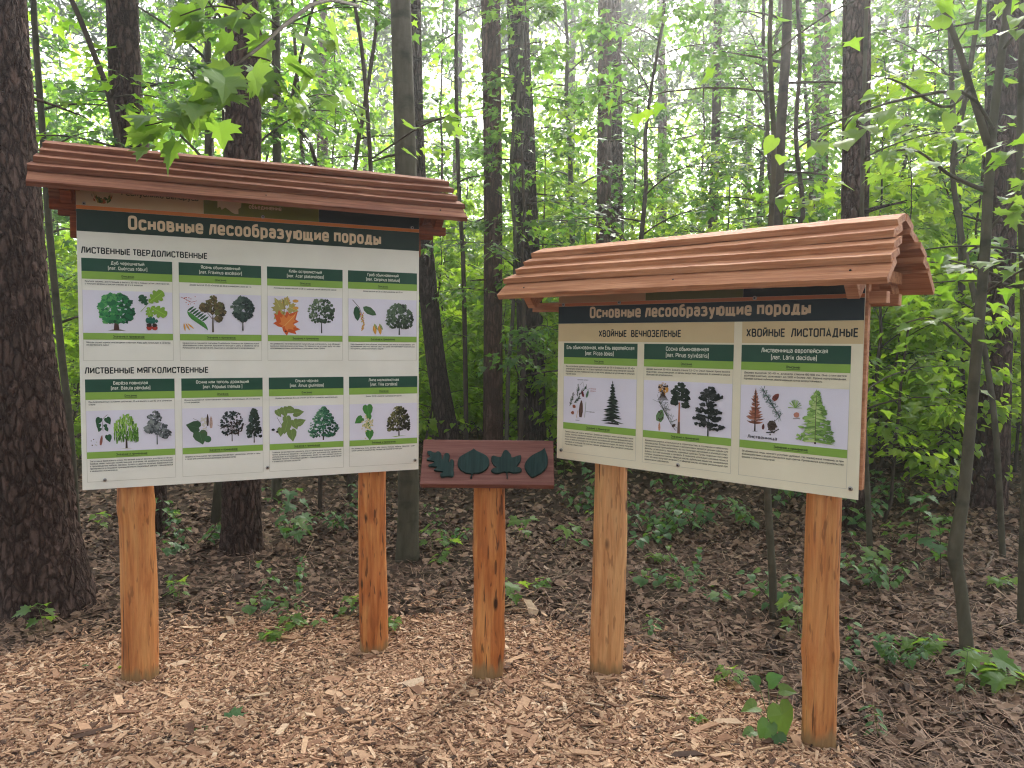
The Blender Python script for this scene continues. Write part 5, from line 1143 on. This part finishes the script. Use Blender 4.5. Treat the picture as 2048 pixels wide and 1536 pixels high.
# forked grey tree
b = gp(1935, 1330); Yf = b[1]; rg = np.random.default_rng(61)
e = empty('forked_tree', b); tag(e, 'slender grey forked tree leaning beside the smaller board, with a healed bend low down', 'tree')
q = lambda a, c, dy=0: px(a, c, Yf + dy) - b
mb = MB(); L = Leafy()
pts = [(1936, 1345), (1934, 1300), (1922, 1180), (1910, 1105), (1926, 1000), (1938, 880), (1955, 680), (1970, 500), (1978, 360), (1988, 230), (2002, 120), (2016, 0), (2028, -120), (2040, -300)]
wd = [30, 27, 24, 29, 24, 23, 22, 21, 20, 18, 17, 16, 14, 10]
P = spline([q(a, c, .05 * i) for i, (a, c) in enumerate(pts)], 70); R = np.interp(np.linspace(0, 1, 70), np.linspace(0, 1, len(wd)), [w * Yf / F / 2 for w in wd])
mb.tube(P, R, 16)
fk = [q(1976, 290, .4), q(1945, 190, .42), q(1915, 90, .45), q(1880, 0, .5), q(1850, -90, .5)]
limb(mb, L, fk, .022, .010, 10, .065, .10, T_HEART, .35, rg, .5)
limb(mb, L, [q(1940, 175, .42), q(1890, 215, .3), q(1800, 165, .2), q(1740, 150, .1)], .010, .003, 16, .06, .095, T_HEART, .25, rg)
limb(mb, L, [q(1985, 255, .4), q(1930, 185, .1), q(1800, 200, -.1), q(1680, 240, -.25), q(1575, 285, -.4)], .010, .002, 26, .06, .095, T_HEART, .22, rg, .25)
limb(mb, L, [q(1978, 385, .4), q(1900, 350, .3), q(1830, 300, .3), q(1760, 310, .3)], .012, .003, 20, .06, .095, T_MAPLE, .3, rg)
limb(mb, L, [q(1970, 470, .4), q(2030, 400, .3), q(2090, 330, .3)], .010, .003, 22, .065, .10, T_MAPLE, .3, rg)
limb(mb, L, [q(1962, 590, .4), q(2010, 560, .1), q(2080, 520, -.2)], .008, .003, 14, .065, .10, T_MAPLE, .25, rg)
limb(mb, L, [q(1950, 700, .35), q(1880, 640, .3), q(1830, 640, .3), q(1780, 660, .4)], .008, .002, 16, .065, .10, T_MAPLE, .3, rg)
limb(mb, L, [q(2005, 100, .5), q(2060, 40, .3), q(2100, 60, .2)], .01, .003, 16, .065, .10, T_HEART, .3, rg)
link('trunk', mb.mesh('trunk', True), e, [M['grey_bark']]); link('crown', L.mesh('crown'), e, [M['leaf_near']])
# the grey trunk behind the larger board carries a limb that hangs over the roof
e = empty('overhanging_maple', gp(760, 1040)); b = np.array(e.location); rg = np.random.default_rng(62)
tag(e, 'young maple whose limb of big pale green leaves hangs over the larger roof', 'tree')
mb = MB(); L = Leafy(); A = lambda a, c, Y: px(a, c, Y) - b
mb.tube(spline([(0, 0, -.1), A(752, 700, b[1]), A(742, 350, b[1] - .05), A(726, 120, b[1] - .1), A(700, -60, b[1] - .2), A(690, -250, b[1] - .2)], 40), np.linspace(.026, .012, 40), 9)
P1 = limb(mb, L, [A(716, 12, b[1] - .12), A(650, 0, 4.6), A(580, 42, 3.8), A(510, 102, 3.25), A(440, 152, 3.0), A(395, 207, 2.95)], .014, .003, 26, .10, .16, T_MAPLE, .30, rg, .42, .5, .35)
limb(mb, L, [P1[6], A(500, 32, 3.3), A(430, 12, 3.1), A(360, 32, 3.0)], .006, .002, 20, .10, .15, T_MAPLE, .24, rg, .2, .5)
limb(mb, L, [P1[5], A(470, -18, 3.5), A(400, -88, 3.3)], .006, .002, 14, .10, .15, T_MAPLE, .25, rg, .1, .5)
limb(mb, L, [P1[8], A(400, 192, 3.1), A(340, 237, 3.05), A(290, 252, 3.0)], .005, .002, 14, .10, .15, T_MAPLE, .16, rg, .3, .45)
limb(mb, L, [P1[7], A(540, 122, 3.2), A(560, 147, 3.1)], .005, .002, 8, .10, .15, T_MAPLE, .16, rg, .2, .5)
limb(mb, L, [A(735, 220, b[1]), A(660, 190, 4.8), A(600, 200, 4.4)], .008, .002, 16, .09, .13, T_MAPLE, .3, rg, .3)
limb(mb, L, [A(740, 320, b[1]), A(830, 260, 4.6), A(900, 230, 4.3)], .008, .002, 12, .09, .13, T_MAPLE, .3, rg, .3)
link('trunk', mb.mesh('trunk', True), e, [M['twig']]); link('crown', L.mesh('crown'), e, [M['leaf_near']])

# thin bare-stemmed saplings that show as lines between the trunks
def stemmed(label, pts, Y, w0, w1, seed, nl=5, bark='twig'):
    g = gp(*pts[0]) if Y is None else None
    Y = g[1] if Y is None else Y
    P = [px(a, c, Y) for a, c in pts]; gz = float(ground(P[0][0], Y)); org = np.array([P[0][0], Y, gz]); P[0][2] = min(P[0][2], gz - .05)
    P = [p - org for p in P]; rg = np.random.default_rng(seed); mb = MB(); L = Leafy()
    S = spline(P, 40); R = np.linspace(w0 * Y / F / 2, w1 * Y / F / 2, 40); mb.tube(S, R, 9)
    for k in range(nl):
        i = rg.integers(12, 39); lp = limb_path(S[i], rg.uniform(0, 6.28), rg.uniform(.5, 1.2), rg.uniform(.1, .6), 7, .4, rg); mb.tube(lp, np.linspace(R[i] * .45, .002, 7), 5)
        L.add(spray(lp, 16, .07, .12, T_MAPLE2, .3, rg))
    e = empty('thin_sapling', org); tag(e, label, 'sapling')
    link('trunk', mb.mesh('trunk', True), e, [M[bark]]); link('crown', L.mesh('crown'), e, [M['leaf']])
stemmed('thin grey sapling slanting between the massive pine and the larger board', [(152, 935), (140, 860), (120, 680), (98, 450), (84, 250), (70, 60), (64, -60)], 6.4, 15, 11, 1, 6, 'grey_bark')
stemmed('dark whip-thin sapling near the leaning pine, seen between the boards', [(934, 895), (930, 700), (926, 520), (918, 380), (912, 150), (915, -60)], 9.6, 10, 7, 2, 6)
stemmed('thin bent sapling close against the reddish pine, curving past the ridged-bark tree', [(1012, 900), (1016, 760), (1026, 620), (1030, 480), (1022, 330), (1040, 150), (1050, -40)], 9.0, 9, 6, 3, 5, 'grey_bark')
stemmed('thin stem whose foot stands in the litter between the posts of the smaller board', [(1548, 1235), (1545, 1150), (1536, 1000), (1530, 800), (1540, 500), (1548, 300), (1540, 100), (1545, -60)], None, 17, 8, 4, 5, 'grey_bark')
stemmed('grey stem just outside the edge post of the smaller board', [(1742, 1130), (1736, 1000), (1726, 820), (1716, 680), (1722, 500), (1728, 200), (1735, -60)], None, 12, 7, 5, 6, 'grey_bark')
stemmed('grey stem at the picture edge beyond the forked tree', [(2044, 1255), (2046, 1120), (2052, 900), (2048, 600), (2040, 300), (2050, -60)], None, 18, 12, 6, 5, 'grey_bark')
stemmed('thin dark sapling with a kink above the middle of the larger roof', [(640, 1000), (642, 600), (632, 330), (585, 230), (600, 120), (640, -40)], 7.6, 9, 6, 7, 6)
stemmed('thin dark sapling leaning over the inner end of the larger roof', [(700, 1000), (690, 600), (712, 320), (728, 220), (752, 60), (760, -60)], 7.9, 9, 7, 8, 6)
stemmed('arching sapling beside the grey-brown pine above the outer end of the larger roof', [(262, 1000), (255, 500), (226, 230), (185, 100), (135, -20), (100, -100)], 6.2, 13, 9, 9, 7)
stemmed('thin twisting sapling above the outer half of the smaller roof', [(1590, 930), (1596, 500), (1606, 420), (1592, 270), (1600, 120), (1592, -40)], 8.6, 11, 7, 10, 6)
stemmed('thin dark sapling in front of the broad dark pine near the forked tree', [(2012, 1010), (1990, 850), (1960, 650), (1925, 480), (1905, 330), (1930, 200), (1960, 0), (1965, -60)], 5.6, 12, 8, 11, 6, 'grey_bark')

# ------------------------------------------------------------------ low plants
def plant_mesh(seed, kind):
    rg = np.random.default_rng(seed); mb = MB(); L = Leafy()
    def stem(p, d, h, r):
        t = np.linspace(0, 1, 6)[:, None]; P = np.asarray(p) + np.asarray(d) * h * t + np.array([rg.normal(0, .06), rg.normal(0, .06), 0]) * h * t * t
        mb.tube(P, np.linspace(r, r * .5, 6), 6); return P
    def whorl(c, n, s0, s1, tm, droop, pet=.6, z=.25):
        for k in range(n):
            a = 6.283 * k / n + rg.uniform(-.4, .4); s = rg.uniform(s0, s1); dr = np.array([cos(a), sin(a), rg.uniform(-.1, z)])
            q = c + dr * s * pet; mb.tube(np.array([c, (c + q) / 2 + [0, 0, s * .05], q]), [.0014, .0012, .001], 4)
            D = unit(np.array([[cos(a + rg.normal(0, .3)), sin(a + rg.normal(0, .3)), -droop * rg.uniform(.4, 1.5)]])); N = unit(np.array([[rg.normal(0, .25) + .1 * cos(a), rg.normal(0, .25), 1.0]]))
            L.add(leaves(tm, q[None], D, N, np.array([s]), .12, .3))
    if kind == 'maple':
        P = stem((0, 0, -.03), (rg.normal(0, .15), rg.normal(0, .15), 1), rg.uniform(.14, .26), .003); whorl(P[-1], 4, .07, .12, T_MAPLE, .25); whorl(P[3], 2, .05, .09, T_MAPLE, .3)
    elif kind == 'maple_tall':
        P = stem((0, 0, -.03), (rg.normal(0, .15), rg.normal(0, .15), 1), rg.uniform(.35, .55), .004)
        for i in (2, 3, 4, 5): whorl(P[i], 3, .07, .115, T_MAPLE, .3)
    elif kind == 'bush':
        for k in range(5):
            a = rg.uniform(0, 6.28); P = stem((0, 0, -.03), (.75 * cos(a), .75 * sin(a), rg.uniform(.6, 1.2)), rg.uniform(.25, .5), .0035)
            for i in range(2, 6): whorl(P[i], 3, .04, .07, T_HEART, .35, .5)
    elif kind == 'spread':
        for k in range(4):
            a = rg.uniform(0, 6.28); P = stem((0, 0, -.03), (cos(a), sin(a), rg.uniform(.2, .5)), rg.uniform(.3, .5), .003)
            for i in range(1, 6): whorl(P[i], 2, .04, .07, T_HEART, .3, .5)
    elif kind == 'sprig':
        P = stem((0, 0, -.03), (rg.normal(0, .2), rg.normal(0, .2), 1), rg.uniform(.12, .26), .0022)
        for i in (2, 3, 4, 5): whorl(P[i], 3, .04, .075, T_OVAL, .15, .3, .5)
    elif kind == 'broad':
        for x, y, h, s, d, nn in ((-.03, -.05, .12, .10, (-.5, -.3, -.8), (-.3, -.8, .5)), (.02, -.04, .20, .155, (.25, -.35, -.9), (.1, -.85, .5)), (-.07, .0, .17, .085, (-.8, -.3, .1), (-.1, -.5, .85)), (.0, .04, .27, .085, (.2, -.4, .4), (0, -.7, .7)),
                                  (-.05, .03, .26, .08, (-.5, -.2, .5), (-.1, -.7, .7)), (.05, .02, .24, .075, (.7, -.3, .1), (.1, -.6, .8)), (.0, -.07, .07, .08, (.1, -.6, -.6), (0, -.7, .7)), (-.09, -.02, .06, .07, (-.9, -.3, 0), (0, -.3, .95))):
            P = np.array([(0, 0, -.02), (x * .3, y * .3, h * .5), (x, y, h)]); mb.tube(P, [.003, .0022, .0016], 6)
            L.add(leaves(T_HEART, np.array([[x, y, h]]), unit(np.array([d])), unit(np.array([nn])), np.array([s]), .12, .25))
    elif kind == 'low_maple':
        for k in range(3): a = k * 2.1 + rg.uniform(0, 1); P = stem((0, 0, -.02), (.5 * cos(a), .5 * sin(a), 1), rg.uniform(.06, .10), .002); whorl(P[-1], 3, .05, .085, T_MAPLE, .15, .35)
    return mb.mesh('stem', True), L.mesh('leaves')
PF = {}
for k, kinds in enumerate(('maple', 'maple', 'maple_tall', 'maple_tall', 'bush', 'bush', 'bush', 'spread', 'spread', 'sprig', 'sprig', 'broad', 'low_maple', 'low_maple')):
    a, c = plant_mesh(500 + k, kinds); a.materials.append(M['stem'] if kinds not in ('bush', 'spread', 'maple_tall') else M['twig'])
    c.materials.append(M['leaf_near'] if kinds in ('maple', 'low_maple') else M['leaf_low']); PF.setdefault(kinds, []).append((a, c))
PRG = random.Random(9)
PN = {'maple': ('maple_seedling', 'small maple seedling', 'seedling'), 'maple_tall': ('maple_seedling', 'knee-high maple seedling', 'seedling'), 'bush': ('linden_bush', 'round-leaved low bush', 'bush'), 'spread': ('trailing_plant', 'sprawling round-leaved plant', 'plant'),
      'sprig': ('leafy_sprig', 'narrow-leaved green sprig', 'plant'), 'broad': ('broad_leaf_plant', 'broad heart-leaved plant', 'plant'), 'low_maple': ('maple_seedling', 'ground-hugging maple seedling', 'seedling')}
def plant(kind, P, sc=1.0, rz=None, label=None):
    nm, ds, cat = PN[kind]; e = empty(nm, (P[0], P[1], float(ground(P[0], P[1]))), PRG.uniform(0, 6.28) if rz is None else rz); e.scale = (sc, sc, sc)
    for me, n2 in zip(PRG.choice(PF[kind]), ('stem', 'leaves')):
        o = bpy.data.objects.new(n2, me); COL.objects.link(o); o.parent = e
    if label: tag(e, label, cat)
    else: PENDING.append((e, ds, P[0], P[1], cat))
    return e
def on_floor(x, y): return y > chip_edge(x) + .05
plant('maple', gp(92, 1262), .9, 1.2, 'pale green maple seedling sprouting at the foot of the massive pine')
plant('broad', gp(1540, 1480), .82, 0.1, 'broad heart-leaved plant growing from the wood chips near the edge post')
plant('low_maple', gp(2000, 1372), 1.5, None, 'big-leaved maple seedling below the forked grey tree')
for kind, a, c, s in (('sprig', 1925, 1395, 1.1), ('sprig', 1300, 1275, .8), ('maple', 1130, 1100, 1), ('spread', 1250, 1090, 1.1), ('bush', 1300, 1080, 1.2), ('spread', 1390, 1165, 1), ('bush', 1390, 1060, 1.2), 
                      ('bush', 1575, 1240, .9), ('spread', 1440, 1190, .9), ('maple', 1600, 1270, .9), ('bush', 1760, 1180, .9), ('maple', 1745, 1150, 1), ('maple_tall', 1880, 1160, .9), ('bush', 1790, 1330, .62), ('low_maple', 1840, 1310, 1.2), ('spread', 1720, 1330, .7),
                      ('maple', 1450, 1375, .6), ('maple_tall', 590, 1105, 1.05), ('bush', 585, 1075, .9), ('bush', 400, 1090, .95), ('spread', 375, 1090, 1.0), ('sprig', 350, 1200, .9), ('maple', 360, 1205, .7), ('sprig', 530, 1210, .9), ('sprig', 610, 1160, .9), ('low_maple', 540, 1285, .9),
                      ('low_maple', 590, 1260, .9), ('spread', 640, 1240, .6), ('maple', 700, 1235, .8), ('bush', 690, 1060, .8), ('low_maple', 780, 1260, .7), ('maple', 890, 1120, .8), ('bush', 900, 1090, .7), ('low_maple', 880, 1130, .8), ('low_maple', 1080, 1180, .8), ('maple', 1050, 1080, 1),
                      ('bush', 1170, 1030, 1), ('bush', 1520, 1060, 1.1), ('sprig', 1760, 1480, .7), ('low_maple', 1390, 1450, .5), ('low_maple', 245, 1345, .5), ('maple', 200, 1060, .8), ('low_maple', 340, 1040, .9), ('maple_tall', 1830, 1120, 1)):
    plant(kind, gp(a, c), s)
# scattered further back
pl = []
for k in range(900):
    if len(pl) >= 22: break
    y = SRG.uniform(4.6, 10.5); x = SRG.uniform(-.72, .74) * y
    if any((x - a) ** 2 + (y - c) ** 2 < .2 for a, c in pl): continue
    w = .35 if scrx((x, y, 1)) < 1080 else 1.0
    if SRG.uniform() > w: continue
    pl.append((x, y)); plant(PRG.choice(['maple', 'maple_tall', 'bush', 'spread', 'bush', 'low_maple']), (x, y), SRG.uniform(.7, 1.2))

# ------------------------------------------------------------------ fallen things
def stick(p, q, r, label, name='fallen_stick', cat='stick', mat='stick', lift=.01, seed=0):
    A, B = gp(*p), gp(*q); n = 14; t = np.linspace(0, 1, n)[:, None]; rg = np.random.default_rng(seed)
    P = A + (B - A) * t; d = unit(B - A); s = np.array([-d[1], d[0], 0]); P = P + s * (np.cumsum(rg.normal(0, .012, n)) * np.linalg.norm(B - A))[:, None]
    P[:, 2] = ground(P[:, 0], P[:, 1]) + lift + r + np.abs(np.sin(t[:, 0] * 5 + seed)) * .012
    org = P[0].copy(); mb = MB(); mb.tube(P - org, np.linspace(r, r * .5, n), 7)
    for k in range(3):
        i = rg.integers(2, n - 2); lp = limb_path(P[i] - org, math.atan2(d[1], d[0]) + rg.choice([-.8, .8]), rg.uniform(.06, .16), .1, 5, .1, rg); mb.tube(lp, np.linspace(r * .5, r * .2, 5), 5)
    o = link(name, mb.mesh(name, True), None, [M[mat]]); o.location = org; tag(o, label, cat)
stick((205, 1470), (395, 1506), .0045, 'long thin reddish twig lying on the wood chips, nearest of the sticks', seed=1)
stick((350, 1295), (180, 1262), .004, 'thin twig pointing at the outermost post of the larger board', seed=2)
stick((620, 1302), (700, 1345), .004, 'thin twig on the chips before the second post of the larger board', seed=3)
stick((440, 1112), (640, 1060), .007, 'grey stick lying in front of the thick dark pine under the larger board', seed=4)
stick((440, 1275), (590, 1205), .006, 'brown branch lying in the litter under the larger board', seed=5)
stick((155, 1112), (232, 1142), .006, 'curved dry stick between the massive pine and the outermost post', seed=6)
stick((1500, 1318), (1612, 1352), .006, 'dark stick lying against the edge post of the smaller board', seed=7)
stick((1690, 1322), (1790, 1300), .005, 'dry stick on the litter just past the edge post', seed=8)
stick((1830, 1450), (2040, 1425), .007, 'long brown stick at the corner below the forked tree', seed=9)
stick((1110, 1165), (1155, 1140), .008, 'short pale stick behind the leaf sign post', seed=10)
stick((1000, 1200), (1120, 1180), .005, 'thin brown stick on the bare litter between leaf sign and smaller board', seed=11)
stick((1240, 1240), (1290, 1252), .006, 'short pale stick beside the inner post of the smaller board', seed=12)
stick((1960, 1150), (2040, 1080), .008, 'thick dry stick beyond the forked grey tree', seed=13)
stick((690, 1195), (560, 1190), .005, 'dark twig among seedlings under the larger board', seed=14)
def flat_leaf(p, s, az, label, mat, tmpl=T_MAPLE, name='fallen_leaf', tilt=.1):
    P = gp(*p); D = np.array([[cos(az), sin(az), tilt]]); N = unit(np.array([[.1, -.15, 1.0]])); L = Leafy(); L.add(leaves(tmpl, np.array([[0, 0, .022]]), D, N, np.array([s]), .06, .2))
    o = link(name, L.mesh(name), None, [M[mat]]); o.location = P; tag(o, label, 'leaf')
flat_leaf((452, 1450), .12, .15, 'whole green maple leaf dropped on the wood chips', 'leaf_low')
flat_leaf((385, 1472), .07, .3, 'small torn green leaf on the chips beside the whole maple leaf', 'leaf_low', T_OVAL)
flat_leaf((160, 1342), .05, .2, 'tiny green leaf on the chips near the outermost post', 'leaf_low', T_OVAL)
def bark_piece(p, w, h, label, seed):
    P = gp(*p); rg = np.random.default_rng(seed); n = 9
    a = np.linspace(0, 1, n); mb = MB(); V = []
    for i in a:
        for k, y0 in ((0, 0), (1, .006)):
            for sgn in (-1, 1): V.append((sgn * w / 2 * (1 - .5 * abs(i - .5)) * rg.uniform(.7, 1.1) + .02 * sin(4 * i), y0 + .25 * h * (i - .5) ** 2 + .4 * h * i, h * i + rg.normal(0, .003)))
    V = np.array(V); Q = []
    for i in range(n - 1):
        o_ = i * 4; Q += [[o_, o_ + 1, o_ + 5, o_ + 4], [o_ + 2, o_ + 6, o_ + 7, o_ + 3], [o_, o_ + 4, o_ + 6, o_ + 2], [o_ + 1, o_ + 3, o_ + 7, o_ + 5]]
    mb.add(V, [np.array(Q)]); o = link('bark_piece', mb.mesh('bark_piece'), None, [M['pale_bark']]); o.location = P; o.rotation_euler = (-.3, .2, .3); tag(o, label, 'bark')
M['pale_bark'] = mat_smooth_bark('pale_torn_wood', (0.45, 0.31, 0.20), (0.55, 0.42, 0.29), (0.26, 0.16, 0.10))
bark_piece((1062, 1238), .07, .11, 'pale torn strip of bark standing in the litter behind the leaf sign', 1)
bark_piece((455, 1262), .04, .08, 'small upright scrap of pink-brown bark at the chip edge under the larger board', 2)

# ------------------------------------------------------------------ labels for the many saplings, bushes and seedlings
ZONES = [(20, 'behind the massive plated pine'), (160, 'between the massive pine and the larger board'), (290, 'behind the outermost post of the larger board'), (440, 'behind the oak and ash cards'), (590, 'behind the thick pine under the larger board'), (720, 'behind the maple card'), (835, 'behind the inner end of the larger board'),
         (925, 'around the leaning slender pine'), (1030, 'around the straight reddish pine'), (1125, 'around the broad ridged-bark tree'), (1260, 'behind the spruce card'), (1420, 'behind the pine card'), (1560, 'behind the larch card'), (1735, 'behind the edge post of the smaller board'),
         (1850, 'just outside the smaller board'), (1960, 'around the forked grey tree'), (9e9, 'beyond the forked grey tree')]
ORD = ['nearest', 'second nearest', 'third nearest', 'fourth nearest', 'fifth nearest', 'sixth nearest', 'seventh nearest', 'eighth nearest', 'ninth nearest', 'tenth nearest', 'eleventh nearest', 'twelfth nearest', 'thirteenth nearest', 'fourteenth nearest']
NUMW = ['', '', 'two', 'three', 'four', 'five', 'six', 'seven', 'eight', 'nine', 'ten', 'eleven', 'twelve', 'thirteen', 'fourteen']
bag = {}
for e, ds, x, y, cat in PENDING:
    s = scrx((x, y, 1.0)); zn = next(t for lim, t in ZONES if s < lim); bag.setdefault((ds, zn), []).append((y, e, cat))
GRP = {'sapling': 'saplings of the forest understorey', 'bush': 'leafy bushes on the forest floor', 'seedling': 'seedlings on the forest floor', 'plant': 'low green plants on the forest floor', 'tree': 'pines standing far off'}
for (ds, zn), v in bag.items():
    v.sort(key=lambda r: r[0])
    for i, (y, e, cat) in enumerate(v):
        lab = f'{ds} {zn}' + ('' if len(v) == 1 else f', {ORD[i]} of {NUMW[len(v)]}')
        tag(e, lab, cat, GRP[cat])

# dry needles and straws caught on the planks of the larger roof
mb = MB(); rg = np.random.default_rng(5)
for k in range(34):
    u = rg.uniform(0, 1.65); j = rg.integers(0, 4); y = -.180 + .045 + .056 * j + rg.uniform(.01, .03); z = 2.238 + .078 + .0472 * j + .026 + .004 - .0472 + (y + .180 - .045 - .056 * j) * .34
    L_ = rg.uniform(.03, .09); a = rg.uniform(-.6, .6); x0, y0 = W2(BLX, u, y - .01); x1, y1 = W2(BLX, u + L_ * sin(a), y + .03 - L_ * .3)
    mb.tube(np.array([(x0, y0, z + .006), ((x0 + x1) / 2, (y0 + y1) / 2, z + .010), (x1, y1, z + .003 - .02 * abs(rg.normal()))]), [.0009, .0009, .0006], 4)
tag(link('fallen_needles', mb.mesh('fallen_needles'), None, [M['stick']]), 'dry pine needles caught on the planks of the larger roof', 'needles', kind='stuff')


# ------------------------------------------------------------------ the damp air under the trees
HZ = MB(); HZ.box(-170, 170, -45, 225, -1.6, 32)
t = NT('haze'); t.t.nodes.remove(t.b); pv = t.n('ShaderNodeVolumePrincipled'); pv.inputs['Color'].default_value = (0.92, 0.96, 0.98, 1); pv.inputs['Density'].default_value = HAZE; pv.inputs['Anisotropy'].default_value = 0.75
t.l(pv.outputs[0], t.o.inputs['Volume'])
tag(link('haze', HZ.mesh('haze'), None, [t.m]), 'thin pale haze between the trees', 'haze', kind='stuff')
